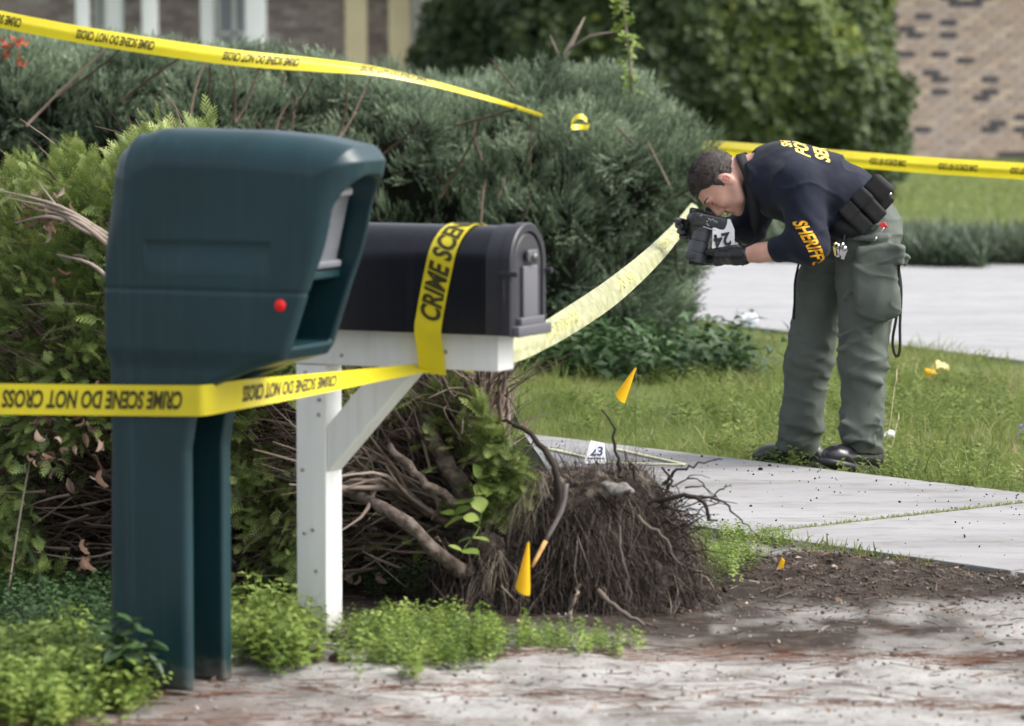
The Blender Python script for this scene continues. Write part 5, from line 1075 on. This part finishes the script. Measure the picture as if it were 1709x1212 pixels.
# neck strap
strap('neck_strap', [Q_(1243, 262, .06), Q_(1236, 257, 0), Q_(1238, 266, -.055), Q_(1248, 290, -.085), Q_(1255, 320, -.10), Q_(1259, 350, -.10), Q_(1262, 378, -.09), Q_(1262, 392, -.085)], [(1, 0, .3), (1, 0, .3), (1, .0, -.2), (1, .1, -.2), (1, .2, -.1), (1, .1, 0), (1, .1, 0), (1, 0, 0)], [.036, .036, .038, .040, .040, .040, .040, .030, .010])
strap('neck_strap', [Q_(1262, 388, -.085), Q_(1261, 400, -.085), Q_(1252, 409, -.085), Q_(1240, 411, -.08), Q_(1232, 404, -.05), Q_(1224, 392, .0), Q_(1212, 378, .03)], (0, 1., .3), [.012]*4)

# camera, held
cm = thing('camera_device', Q_(1180, 380), 'black digital camera with zoom lens pointing down, in the photographer\'s gloved hands', 'camera')
CW = unit((.975, 0, -.20)); CLn = unit((-.22, -.05, -.97)); CT = unit(np.cross(CW, CLn)); CLn = np.cross(CT, CW); CLn = CLn if CLn[2] < 0 else -CLn; CB = np.array([CW, CT, CLn])
CC = Q_(1180, 368, -.015)
def K(w_, t_, l_): return CC+CW*w_+CT*t_+CLn*l_
fl = Field(CC-.14, CC+.14, .0035); fl.rbox(K(.008, 0, .002), (.066, .046, .027), .012, CB, 0); fl.rbox(K(.058, 0, .012), (.020, .044, .026), .014, CB, .01); fl.ell(K(-.052, 0, .004), (.024, .040, .028), CB, .012); fl.rbox(K(-.045, -.0, -.026), (.026, .03, .010), .008, CB, .01); fl.rbox(K(.004, .0, -.030), (.018, .02, .006), .004, CB, .006); fl.cap(K(-.03, 0, .02), K(-.03, 0, .03), .034, .034, .008); fl.build('camera_body', camb, cm)
q = MB(); l0 = Q_(1172, 385, -.02); l1 = Q_(1159, 436, -.02); ax = l1-l0
q.tube([l0+ax*t for t in (-.15, .0, .02, .30, .31, .34, .35, .66, .67, .72, .73, .97, 1.0)], [.036, .036, .0385, .0385, .0355, .0355, .0395, .0405, .0385, .0385, .0420, .0420, .040], 40, cap=True); lens = q.build('lens', lensm, cm); auto(lens, 30)
for t_, m_ in [(.30, 'lens_mark'), (.70, 'lens_mark')]:
    q = MB()
    for k in range(7):
        if k in (2, 5): continue
        an = -2.4+.24*k; e1 = unit(np.cross(ax, (0, 1., 0))); e2 = unit(np.cross(ax, e1)); c_ = l0+ax*t_+(e1*math.cos(an)+e2*math.sin(an))*.0362; q.box(c_, (.0032, .0012, .0014), np.array([unit(-e1*math.sin(an)+e2*math.cos(an)), unit(c_-(l0+ax*t_)), unit(ax)]))
    q.build('marking', mat('pale_marking', (.6, .62, .65), .5), lens)
q = MB(); q.tube([l1-ax*.004, l1+ax*.006], .031, 32); q.build('glass', mat('lens_glass', (.01, .012, .02), .05, .8), lens)
q = MB()
for w_, t_, l_ in [(.002, -.047, -.006), (.010, -.047, -.004), (.018, -.047, -.007), (.026, -.047, -.002), (-.002, -.047, .004), (.0, -.047, .014), (.006, -.047, .018), (.034, -.047, .0)]: q.tube([K(w_, -.044, l_), K(w_, -.050, l_)], .0026, 10)
q.build('button', mat('button_grey', (.45, .47, .5), .25, .6), cm)
q = MB(); q.box(K(.02, -.046, -.0), (.018, .0025, .008), CB, .002); q.tube([K(-.030, -.044, -.008), K(-.030, -.052, -.008)], .010, 16); q.tube([K(-.050, -.036, -.010), K(-.050, -.043, -.010)], .009, 16); q.build('dial', mat('dark_dial', (.05, .055, .07), .2, .6), cm)
q = MB(); q.tube([K(-.012, -.045, .026), K(.016, -.046, .029), K(.040, -.045, .031)], .0016, 6); q.build('trim_line', mat('silver_trim', (.6, .62, .64), .3), cm)
q = MB(); q.box(K(.008, 0, -.040), (.022, .016, .008), CB, .006); q.build('eyecup', mat('eyecup_rubber', (.012, .012, .013), .8), cm)

# gloves: near hand under the lens, far hand on the grip; five fingers each
def hand(pw, pp, base_r, fingers, thumb, cuff):
    pts_all = [pw, pp]+[x for f_ in fingers+[thumb] for x in f_]; lo_ = np.min(pts_all, axis=0)-.06; hi_ = np.max(pts_all, axis=0)+.06
    fl = Field(lo_, hi_, .003); fl.chain([(cuff, .0350), (pw, .0335), (pp, base_r+.002)], .012)
    fl.cap(fingers[0][0], fingers[-1][0], .0165, .0145, .02)
    for f_, r_ in zip(fingers, (.0105, .0112, .0105, .0092)): fl.chain([(f_[0], r_+.001), (f_[1], r_), (f_[2], r_*.93), (f_[3], r_*.82)], .0035)
    fl.chain([(thumb[0], .016), (thumb[1], .0125), (thumb[2], .0108)], .008); fl.displace(lambda x, y, z: .0005*np.sin((x+z)*260+4*vn(x*30, y*30, z*30, 2)), .02); return fl.build('glove', glove_m, man)
pw = Q_(1228, 427, -.115); pp = Q_(1205, 428, -.065)
fg = []
for i in range(4):
    yb = 420+5.5*i; fg.append([Q_(1196, yb+1, -.045-.004*i), Q_(1190, yb+2, .005), Q_(1174, yb+3, .040), Q_(1152, yb+2, .040)])
hand(pw, pp, .030, fg, [Q_(1206, 422, -.075), Q_(1192, 419, -.062), Q_(1181, 421, -.056)], Q_(1241, 427, -.13))
q = MB(); q.tube([Q_(1240, 410, -.14), Q_(1241, 427, -.172), Q_(1240, 443, -.14)], .0035, 8); q.build('glove_cuff', glove_m, man)
pw = Q_(1165, 392, .085); pp = Q_(1152, 385, .065)
fg = [[Q_(1150+2*i, 372+7*i, .055), Q_(1134+2*i, 368+8*i, .045), Q_(1128+3*i, 368+9*i, .012), Q_(1134+3.5*i, 370+9*i, -.022)] for i in range(4)]
hand(pw, pp, .030, fg, [Q_(1165, 370, .07), Q_(1160, 356, .05), Q_(1156, 352, .02)], WRf)

# numbered marker held against the camera
mk = thing('evidence_marker', Q_(1207, 392, -.07), 'white number 24 evidence marker held upside down in the left glove', 'evidence marker', 'numbered evidence markers')
a_, b_, c_, d_ = Q_(1188.5, 415, -.075), Q_(1226, 408, -.075), Q_(1226, 370, -.055), Q_(1190, 366, -.055)
q = MB(); q.prism([a_, b_, Q_(1226, 384, -.065), Q_(1219, 366, -.056), d_], (0, .0022, 0)); q.build('front_panel', white_card, mk)
q = MB(); q.prism([a_+(0, .0024, .0), b_+(.013, .0024, .001), b_+(.012, .05, .010), a_+(.01, .05, .003)], (0, 0, .002)); q.build('base_panel', white_card, mk)
ex = unit(a_-b_); ey = unit(b_-c_); ey = unit(ey-ex*(ey@ex)); tv, tf = text_mesh('24', .066, .035, .5, .95); tv[:, 0] -= (tv[:, 0].max()+tv[:, 0].min())/2
mid = (a_+b_)/2-ey*.048; V = mid+tv[:, :1]*ex+tv[:, 1:2]*ey*1.0; V[:, 1] -= .006; V = mid+(tv[:, :1])*ex+(tv[:, 1:2])*ey-np.array((0, .0065, 0)); np_mesh('number', V, tf, mat('black_numeral', (.01, .01, .012), .5), mk)

# print on the shirt
def project(name, body_, size, org, ex, ey, direction, m, xs=1., bend=None, bold=.03):
    tv, tf = text_mesh(body_, size, bold, .12/1, xs); me = shirt.data; bvh = BVHTree.FromPolygons([v.co for v in me.vertices], [p_.vertices for p_ in me.polygons])
    dirv = Vector(direction).normalized(); V = []; ok = []
    for x_, y_ in tv:
        if bend: x_, y_ = bend(x_, y_)
        o_ = Vector(np.asarray(org)+np.asarray(ex)*x_+np.asarray(ey)*y_); h_, n_, _, _ = bvh.ray_cast(o_-dirv*.35, dirv, 1.)
        ok.append(h_ is not None and (h_-o_).length < .20); V.append(tuple(h_+n_*.0016) if h_ is not None else tuple(o_))
    ok = np.array(ok); V = np.array(V); F = tf[ok[tf].all(1)]; e = np.max([np.linalg.norm(V[F[:, 0]]-V[F[:, 1]], axis=1), np.linalg.norm(V[F[:, 1]]-V[F[:, 2]], axis=1)], axis=0); F = F[e < .04]
    if len(F): np_mesh(name, V, F, m, man)
def sleeve_bend(x_, y_): return x_, y_+.035*math.sin((x_-.02)/.17*1.6)
project('sleeve_print', 'SHERIFF\'S', .068, Q_(1327, 371, -.3), unit((.22, 0, -1)), unit((1, 0, .15)), (0, 1, 0), gold_ink, .62, sleeve_bend)
BX = unit((-1, 0, .10)); top = Q_(1355, 243, -.16)
dn = unit((.10, .78, -.62))
project('back_print', 'FORENSIC', .080, Q_(1352, 262, -.15), unit((-.12, .62, .78)), unit((-.90, 0, .38)), dn, pale_gold, .9)
project('back_print', 'SERVICES', .080, Q_(1385, 270, -.15), unit((-.12, .62, .78)), unit((-.90, 0, .38)), dn, pale_gold, .9)
project('back_print', 'SHERIFF\'S OFFICE', .056, Q_(1322, 246, -.10), unit((-.12, .62, .78)), unit((-.90, 0, .25)), dn, pale_gold, .9)
q = MB(); q.box(Q_(1294, 345, -.11), (.008, .002, .005)); q.build('chest_emblem', gold_ink, man)
for o in list(man.children):
    pass

# ================================================================== MARKER 23, FLAGS, STRIPS
mk = thing('evidence_marker', G(992, 770, .05), 'white tent-shaped number 23 evidence marker on the sidewalk behind the roots', 'evidence marker', 'numbered evidence markers')
md = G(990, 775, .05)[1]
a_, b_, c_, d_ = P(974, 772, md), P(1012, 776, md), P(1009, 740, md+.045), P(986, 735, md+.045); a_[2] = b_[2] = .052
q = MB(); q.prism([a_, b_, c_, d_], (0, .002, .0)); q.build('front_panel', white_card, mk)
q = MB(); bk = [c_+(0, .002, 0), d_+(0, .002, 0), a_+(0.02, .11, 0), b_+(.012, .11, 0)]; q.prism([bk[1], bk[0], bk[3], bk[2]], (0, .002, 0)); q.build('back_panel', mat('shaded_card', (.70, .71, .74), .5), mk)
ex = unit(b_-a_); ey = unit(d_-a_-(b_-a_)*.0); ey = unit((d_+c_)/2-(a_+b_)/2); tv, tf = text_mesh('23', .052, .028, .5, .95); tv[:, 0] -= (tv[:, 0].max()+tv[:, 0].min())/2
V = (a_+b_)/2+tv[:, :1]*ex*1.0+tv[:, 1:2]*ey+ey*.034-np.array((0, .002, 0)); np_mesh('number', V, tf, mat('blue_numeral', (.03, .07, .15), .5), mk)
q = MB()
for k in range(6): q.box((a_+b_)/2+ex*(-.026+.0105*k)+ey*.022-np.array((0, .003, 0)), (.0035, .0006, .003))
q.build('small_print', MATS['black_numeral'], mk)
sm = mat('pale_yellow_lath', (.66, .66, .40), .6, .3)
for (x0, y0, x1, y1, lab) in [(912, 748, 978, 763, 'pale yellow lath lying left of marker 23'), (1030, 750, 1142, 775, 'upper pale yellow lath on the sidewalk right of marker 23'), (1012, 772, 1142, 776, 'lower pale yellow lath on the sidewalk right of marker 23')]:
    a_, b_ = G(x0, y0, .056), G(x1, y1, .056); dv = unit(b_-a_); nv = np.array((-dv[1], dv[0], 0)); q = MB(); q.prism([a_-nv*.009, b_-nv*.009, b_+nv*.009, a_+nv*.009], (0, 0, .003)); o = q.build('marking_lath', sm, None); tag(o, lab, 'lath', 'pale yellow laths by marker 23')
def flag(tip, wide, d, w_, label, wire_foot=None):
    t = thing('marking_flag', P(*wide, d), label, 'flag', 'yellow marking flags'); A = P(*tip, d); B = P(*wide, d); ax = B-A; L_ = np.linalg.norm(ax); ax /= L_; e1 = unit(np.cross(ax, (0, 1., 0))); e2 = np.cross(ax, e1); q = MB(); n = 20; V = []; F = []
    for i in range(9):
        tt = i/8; r_ = .003+(w_-.003)*tt
        for k in range(n):
            an = 5.6*k/(n-1)+.4; ext = .012*math.sin(an+.6)*tt; V.append(A+ax*(L_*tt+ext)+(e1*math.cos(an)+e2*math.sin(an)*.75)*r_)
    for i in range(8):
        for k in range(n-1): F.append((i*n+k, i*n+k+1, (i+1)*n+k+1, (i+1)*n+k))
    np_mesh('banner', V, F, yellow_flag, t, True); q = MB(); ft = A-ax*.004 if wire_foot is None else np.asarray(wire_foot, float); q.tube([A-ax*.004, A*.5+ft*.5, ft], .0009, 5); q.build('wire', mat('flag_wire', (.12, .12, .12), .5, metal=.6), t)
flag((1061, 614), (1036, 664), 13.6, .023, 'yellow marking flag hanging above the sidewalk grass, right of the tape', (P(1063, 612, 13.66)[0], 13.72, .0))
flag((882, 905), (873, 985), 10.42, .022, 'yellow marking flag in front of the root ball', (P(884, 900, 10.45)[0], 10.46, .0))
t = thing('marking_flag', G(1302, 960), 'small folded yellow marking flag on the dirt right of the root ball', 'flag', 'yellow marking flags')
d_ = G(1302, 960)[1]-.30; q = MB(); q.prism([P(1305, 931, d_), P(1310, 936, d_), P(1306, 955, d_), P(1298, 961, d_), P(1295, 952, d_)], (0, .012, 0)); q.build('banner', yellow_flag, t, bevel=.002)
for x_, y_, r_, m_, nm, lab, ct in [(1567, 628, .042, mat('pale_scrap', (.80, .68, .30), .6), 'paper_scrap', 'pale yellow crumpled scrap in the grass far right', 'litter'), (1552, 635, .03, yellow_flag, 'paper_scrap', 'deep yellow scrap beside the pale one in the grass', 'litter'),
                              (1250, 546, .05, mat('white_bag', (.72, .78, .82), .5, trans=.2), 'plastic_bag', 'crumpled white plastic bag at the driveway edge', 'bag'), (1484, 738, .022, white_card, 'white_litter', 'small white piece of litter in the grass by the photographer\'s shoe', 'litter')]:
    c_ = G(x_, y_+r_*60); c_[2] += .02; fl = Field(c_-r_*1.7, c_+r_*1.9, r_/9); fl.ell(c_+(0, 0, r_*.6), (r_, r_*.7, r_*.7), None, 0); fl.displace(lambda x, y, z: r_*.5*fbm(x/r_*1.4, y/r_*1.4, z/r_*1.4, int(x_) % 17)+r_*.2*fbm(x/r_*4, y/r_*4, z/r_*4, 5), r_); o = fl.build(nm, m_); tag(o, lab, ct)
t = thing('purple_flower', G(1705, 735), 'tiny purple wildflowers at the grass edge, far right', 'flower')
pos = np.array([P(x_, y_, G(1705, 740)[1]) for x_, y_ in [(1704, 710), (1706, 716), (1700, 722), (1703, 724), (1690, 745)]]); TV, TF = leaf_cluster(5, .008, .006, .2); scatter('petals', TV, TF, pos, np.tile((0, -1., .5), (5, 1))+RNG.normal(0, .2, (5, 3)), RNG.uniform(0, 6, 5), np.ones(5), mat('purple_petal', (.16, .12, .5), .6), t)
mb = MB(); [mb.tube([p_, (p_[0]+.01, p_[1], 0)], .001, 4) for p_ in pos]; mb.build('stem', grass_m, t)

# ================================================================== WEEDS AND LITTER ON THE GROUND
def weed_plant(leaves=9, h_=.10, L_=.032, W_=.020):
    V = []; F = []
    for i in range(leaves):
        z = h_*(.15+.85*i/leaves); q_ = i*2.399+.5*(i % 2); o_ = np.array((math.cos(q_), math.sin(q_), .45)); o_ /= np.linalg.norm(o_); s_ = np.array((-math.sin(q_), math.cos(q_), 0)); l = L_*(1.1-.45*i/leaves); w_ = W_*(1.1-.45*i/leaves); c_ = np.array((0, 0, z)); k = len(V)
        V += [c_, c_+o_*l*.45-s_*w_*.5+(0, 0, .002), c_+o_*l*.45+s_*w_*.5+(0, 0, .002), c_+o_*l+(0, 0, -l*.25), c_+o_*l*.45+(0, 0, -.002)]; F += [(k, k+1, k+4, k+4), (k+1, k+3, k+4, k+4), (k, k+4, k+2, k+2), (k+4, k+3, k+2, k+2)]
    k = len(V); V += [(-.001, 0, 0), (.001, 0, 0), (.0005, 0, h_), (-.0005, 0, h_)]; F = [f[:3] for f in F]+[(k, k+1, k+2), (k, k+2, k+3)]
    return np.array([tuple(v) for v in V]), np.array(F)
def weeds(name, n, region, label, m=weed_m, sc=(.5, 1.5), tone=(.50, .27), tpl=None, dens=None):
    px = RNG.uniform(region[0], region[1], n); py = RNG.uniform(region[2], region[3], n); 
    if dens is not None: k = dens(px, py)*.8+.75*fbm(px/42, py/22, 0, 5) > RNG.uniform(0, 1, n); px, py = px[k], py[k]
    pos = np.array([G(a_, b_) for a_, b_ in zip(px, py)]); pos[:, 2] = gz(pos[:, 0], pos[:, 1])-.003; n = len(pos); TV, TF = tpl or weed_plant()
    o = scatter(name, TV, TF, pos, np.column_stack([RNG.normal(0, .28, (n, 2)), np.ones(n)]), RNG.uniform(0, 6, n), RNG.uniform(*sc, n), m, None, np.clip(RNG.normal(tone[0], tone[1], n)+.2*fbm(px/40, py/30, 0, 6), 0, 1)); return tag(o, label, 'weeds', kind='stuff')
def blob(cx_, cy_, rx, ry): return lambda px, py: 1.25-((px-cx_)/rx)**2-((py-cy_)/ry)**2
def mx(*fs): return lambda px, py: np.max([f(px, py) for f in fs], axis=0)
weeds('weeds', 2100, (-40, 330, 1080, 1225), 'bright green leafy weeds around the foot of the green mailbox', dens=mx(blob(60, 1140, 150, 62), blob(210, 1140, 75, 40), blob(0, 1180, 150, 70)))
weeds('weeds', 1000, (360, 570, 1010, 1150), 'bright green weeds left of the white post', dens=blob(455, 1085, 90, 48), tone=(.62, .2))
weeds('weeds', 1900, (560, 880, 990, 1150), 'green weeds between the white post and the root ball', sc=(.45, .95), dens=mx(blob(650, 1090, 110, 45), blob(760, 1085, 110, 40)), tone=(.5, .22))
weeds('weeds', 500, (840, 1080, 1050, 1100), 'low weeds at the foot of the root ball', sc=(.35, .7), dens=blob(960, 1078, 110, 18))
weeds('weeds', 1100, (1130, 1330, 890, 1020), 'small green weeds between the root ball and the sidewalk', sc=(.3, .7), dens=mx(blob(1190, 950, 70, 45), blob(1260, 920, 60, 18)), tone=(.5, .2))
weeds('weeds', 900, (430, 900, 905, 1010), 'dark weeds under the fallen tree', dleaf_m, sc=(.5, 1.1), dens=mx(blob(440, 985, 60, 26), blob(700, 985, 130, 28)))
weeds('weeds', 1400, (-40, 200, 980, 1090), 'darker weeds beneath the left foliage', dleaf_m, sc=(.5, 1.2), dens=lambda px, py: .5+0*px)
n = 5000; xy = np.stack([RNG.uniform(.2, 3., n), RNG.uniform(13.4, 19.5, n)], 1); k = keep_mid(xy[:, 0], xy[:, 1]) & (fbm(xy[:, 0]*1.7, xy[:, 1]*1.7, 0, 222) > .05); xy = xy[k]; n = len(xy)
TV, TF = weed_plant(8, .09, .035, .022); o = scatter('weeds', TV, TF, np.column_stack([xy, gz(xy[:, 0], xy[:, 1])]), np.column_stack([RNG.normal(0, .3, (n, 2)), np.ones(n)]), RNG.uniform(0, 6, n), RNG.uniform(.5, 1.2, n), grass_m, None, np.clip(RNG.normal(.45, .2, n), 0, .9)); tag(o, 'broadleaf weeds mixed through the grass verge', 'weeds', kind='stuff')
n = 480; xy = np.stack([RNG.uniform(-.2, 1.15, n), RNG.uniform(17.6, 18.9, n)], 1); xy = xy[xy[:, 1] > 17.95+.5*fbm(xy[:, 0]*2, 0, 0, 3)]; n = len(xy)
TV, TF = weed_plant(9, .26, .10, .038); o = scatter('undergrowth', TV, TF, np.column_stack([xy, gz(xy[:, 0], xy[:, 1])]), np.column_stack([RNG.normal(0, .4, (n, 2)), np.ones(n)]), RNG.uniform(0, 6, n), RNG.uniform(.4, 1.3, n), dleaf_m, None, RNG.uniform(0, 1, n)); tag(o, 'dark leafy undergrowth along the foot of the hedge', 'undergrowth', kind='stuff')
# dark leafy plant in front of the green mailbox
def leafy(name, foot, tips, L_, W_, m, label, cat='plant', rnd=.5):
    t = thing(name, foot, label, cat); mb = MB(); pos = []; D = []
    for tp in tips:
        q = spline([foot, foot*.5+tp*.5+(random.uniform(-.015, .015), -.01, .01), tp], 8); mb.tube(q, [.0028*(1-.6*s_) for s_ in np.linspace(0, 1, 8)], 5, rnd=.3)
        for j in (4, 7) if name == 'vine' else (3, 4, 5, 6, 7):
            for sg in (-1, 1): pos.append(q[j]); D.append((sg*random.uniform(.3, 1.)+random.uniform(-.4, .4), random.uniform(-1., .2), random.uniform(-.4, .6)))
    mb.build('stem', m, t); V = []; F = []
    for i in range(6):
        s_ = i/5; w_ = W_*math.sin(.12+s_*2.95)*.5+.0005; V += [(-w_, .003-.25*L_*s_*s_, L_*s_), (0, -.002-.25*L_*s_*s_, L_*s_), (w_, .003-.25*L_*s_*s_, L_*s_)]
        if i: k = 3*i; F += [(k-3, k-2, k+1, k), (k-2, k-1, k+2, k+1)]
    pos = np.array(pos); n = len(pos); scatter('leaves', V, F, pos, np.array(D), RNG.uniform(-.6, .6, n), RNG.uniform(.7, 1.15, n), m, t, RNG.uniform(0, 1, n), True); return t
fd = G(225, 1165); leafy('leafy_plant', fd, [P(195, 1025, fd[1]-.02), P(222, 1035, fd[1]), P(255, 1070, fd[1]-.05), P(205, 1080, fd[1]-.06), P(185, 1060, fd[1])], .062, .032, dleaf_m, 'dark green leafy plant in front of the green mailbox\'s base')
fd = G(722, 1000); t = thing('strap_leaf_plant', fd, 'small plant with broad upright leaves beside the fallen trunk', 'plant')
for k, (tx, ty) in enumerate([(690, 962), (706, 938), (722, 945), (740, 960), (733, 950)]):
    tp = P(tx, ty, fd[1]-.03); V = []; F = []; side = unit(np.cross(tp-fd, (0, 1., 0)))
    for i in range(7):
        s_ = i/6; w_ = .013*math.sin(.25+s_*2.8)+.0006; c_ = fd+(tp-fd)*s_+np.array((0, -.02*s_*s_, .01*math.sin(s_*3))); V += [c_-side*w_+(0, .004, 0), c_, c_+side*w_+(0, .004, 0)]
        if i: j = 3*i; F += [(j-3, j-2, j+1, j), (j-2, j-1, j+2, j+1)]
    np_mesh('leaf', V, F, weed_m, t, True, np.full(len(V), .45))
fd = G(805, 850, 0); fd = P(800, 880, 10.75); leafy('vine', fd, [P(785, 815, 10.8), P(800, 800, 10.78), P(760, 860, 10.7), P(815, 770, 10.85), P(770, 920, 10.65)], .055, .05, weed_m, 'broad-leaved vine climbing beside the root ball')
for x0, y0, x1, y1 in [(135, 1110, 92, 975), (120, 1090, 12, 850)]:
    a_ = G(x0, y0+20); mb = MB(); b_ = P(x1, y1, a_[1]-.05); side = np.array((1., 0, 0)); V = []; F = []
    for i in range(8): s_ = i/7; w_ = .006*(1-s_*.9); c_ = a_+(b_-a_)*s_+np.array((.02*math.sin(s_*3), -.03*s_, 0)); V += [c_-side*w_, c_+side*w_]; F += [(2*i-2, 2*i-1, 2*i+1, 2*i)] if i else []
    o = np_mesh('wild_grass', V, F, mat('blue_grass_blade', (.09, .17, .07), .5, trans=.3), None); tag(o, 'long wide grass blade leaning left among the weeds' if x1 > 50 else 'tallest thin grass blade at the far left', 'grass blade')

# pine needles, twigs, crumbs and stones
n = 9000; x_ = RNG.uniform(-1.6, 1.9, n); y_ = RNG.uniform(8.6, 11.6, n); nz1 = fbm(x_*2.2, y_*2.2, 0, 40)
wgt = np.exp(-((y_-(10.0+.10*np.sin(x_*1.7)+.05*nz1))/.09)**2)+.8*np.exp(-((y_-(9.35+.12*np.sin(x_*1.3+2)))/.12)**2)+.9*np.exp(-((y_-8.95)/.2)**2)*(x_ < -.2)+.04
k = RNG.uniform(0, 1, n) < wgt; x_, y_ = x_[k], y_[k]; n = len(x_); an = RNG.normal(0, .5, n); q = np.array([(-.5, -.008, 0), (.5, -.008, 0), (.5, .008, .0), (0, .0, .02)])
TV = np.array([(-.0008, 0, -.055), (.0008, 0, -.055), (.0008, .001, .055), (-.0008, .001, .055)]); pos = np.column_stack([x_, y_, gz(x_, y_)+.003+RNG.uniform(0, .006, n)])
o = scatter('pine_needles', TV, [(0, 1, 2, 3)], pos, np.column_stack([np.cos(an), np.sin(an), RNG.normal(0, .06, n)]), np.full(n, 1.57), RNG.uniform(.5, 1.2, n), needle_m, None, RNG.uniform(0, 1, n)); tag(o, 'red-brown pine needles drifted over the sandy ground', 'pine needles', kind='stuff')
def rocks(name, n, xr, yr, sz, m, label, cat, zfn=None, dens=None):
    bm = bmesh.new(); bmesh.ops.create_icosphere(bm, subdivisions=1, radius=1); TV = np.array([v.co[:] for v in bm.verts])*(1+RNG.uniform(-.25, .25, (12 if len(bm.verts) == 12 else len(bm.verts), 1))); TF = np.array([[v.index for v in f.verts] for f in bm.faces]); bm.free()
    x_ = RNG.uniform(*xr, n); y_ = RNG.uniform(*yr, n)
    if dens is not None: k = dens(x_, y_) > RNG.uniform(0, 1, n); x_, y_ = x_[k], y_[k]
    n = len(x_); s_ = sz*np.exp(RNG.normal(0, .4, n)); z_ = (gz(x_, y_) if zfn is None else zfn(x_, y_)); o = scatter(name, TV, TF, np.column_stack([x_, y_, z_+s_*.2]), RNG.normal(0, 1, (n, 3)), RNG.uniform(0, 6, n), np.column_stack([s_, s_*.8, s_*.55]), m, None, RNG.uniform(0, 1, n)); return tag(o, label, cat, kind='stuff')
rocks('soil_clods', 9000, (.1, 2.2), (10.5, 12.3), .0045, soil_m, 'dark soil clods heaped beside the sidewalk', 'soil', dens=lambda x, y: 1.3*np.exp(-(((x-.95)/.6)**2+((y-11.3)/.42)**2))*(sw_coord(x, y)[1] < -.01))
rocks('gravel', 2200, (-1.5, 1.9), (8.7, 11.2), .004, mat('gravel_stone', (.2, .18, .16), .9, .2, ramp=[(0, (.06, .05, .045)), (.6, (.20, .18, .16)), (1, (.42, .40, .37))]), 'fine gravel and sand crumbs on the roadside', 'gravel')
rocks('dirt_crumbs', 1500, (-.2, 2.2), (11.4, 15.6), .0028, mat('dark_crumb', (.02, .018, .015), .9, .1), 'dark dirt crumbs scattered on the sidewalk', 'dirt', zfn=lambda x, y: 0*x+.052, dens=lambda x, y: ((sw_coord(x, y)[1] > .03) & (sw_coord(x, y)[1] < 1.45))*(.15+.85*sstep(.6, 1.5, sw_coord(x, y)[1])))
for k, (x_, y_, r_, m_, lab) in enumerate([(570, 1082, .03, soil_m, 'dark lump of bark at the white post\'s foot'), (568, 1112, .022, MATS['gravel_stone'], 'pale stone in front of the white post'), (660, 965, .04, MATS['gravel_stone'], 'mottled stone beside the fallen trunk'), (1408, 1112, .018, MATS['pale_stone'], 'small pale stone on the sand at lower right'), (1483, 972, .016, MATS['pale_stone'], 'small tan stone on the dark soil')]):
    c_ = G(x_, y_); c_[2] = float(gz(c_[0], c_[1])); fl = Field(c_-r_*2, c_+r_*2, r_/8); fl.ell(c_+(0, 0, r_*.35), (r_*1.2, r_, r_*.75), None, 0); fl.displace(lambda x, y, z: r_*.45*fbm(x/r_, y/r_, z/r_, k+3), r_); o = fl.build('stone', m_); tag(o, lab, 'stone')
# fallen leaves
n = 260; x_ = RNG.uniform(-1.4, 1.8, n); y_ = RNG.uniform(9, 12.2, n); k = sw_coord(x_, y_)[1] < -.03; x_, y_ = x_[k], y_[k]; n = len(x_)
TV, TF = leaf_cluster(1, .03, .016, .1); o = scatter('fallen_leaves', TV, TF, np.column_stack([x_, y_, gz(x_, y_)+.006]), np.column_stack([RNG.normal(0, .3, (n, 2)), np.ones(n)]), RNG.uniform(0, 6, n), RNG.uniform(.5, 1.3, n), dead_m, None, RNG.uniform(0, 1, n)); tag(o, 'small dry leaves scattered over the roadside dirt', 'leaves', kind='stuff')

n = 5200; x_ = RNG.uniform(-.4, 2.3, n); y_ = RNG.uniform(9.3, 12.4, n); c_ = sw_coord(x_, y_)[1]
wt = np.exp(-(((x_-1.0)/.7)**2+((y_-11.15)/.5)**2))+.12; k = (c_ < -.02) & (RNG.uniform(0, 1, n) < wt); x_, y_ = x_[k], y_[k]; n = len(x_); an = RNG.uniform(0, 6.28, n)
TV = np.array([(-.0016, 0, -.03), (.0016, 0, -.03), (.0012, .004, .0), (-.0012, .004, .0), (.0008, .001, .03), (-.0008, .001, .03)])
o = scatter('twig_litter', TV, [(0, 1, 2, 3), (3, 2, 4, 5)], np.column_stack([x_, y_, gz(x_, y_)+.005]), np.column_stack([np.cos(an), np.sin(an), RNG.normal(.05, .18, n)]), RNG.uniform(0, 6, n), np.column_stack([RNG.uniform(.6, 1.6, n)]*2+[RNG.uniform(.3, 1.3, n)]), twig_m, None, np.clip(RNG.normal(.45, .3, n), 0, 1)); tag(o, 'broken twigs and root bits strewn over the dark dirt', 'twigs', kind='stuff')
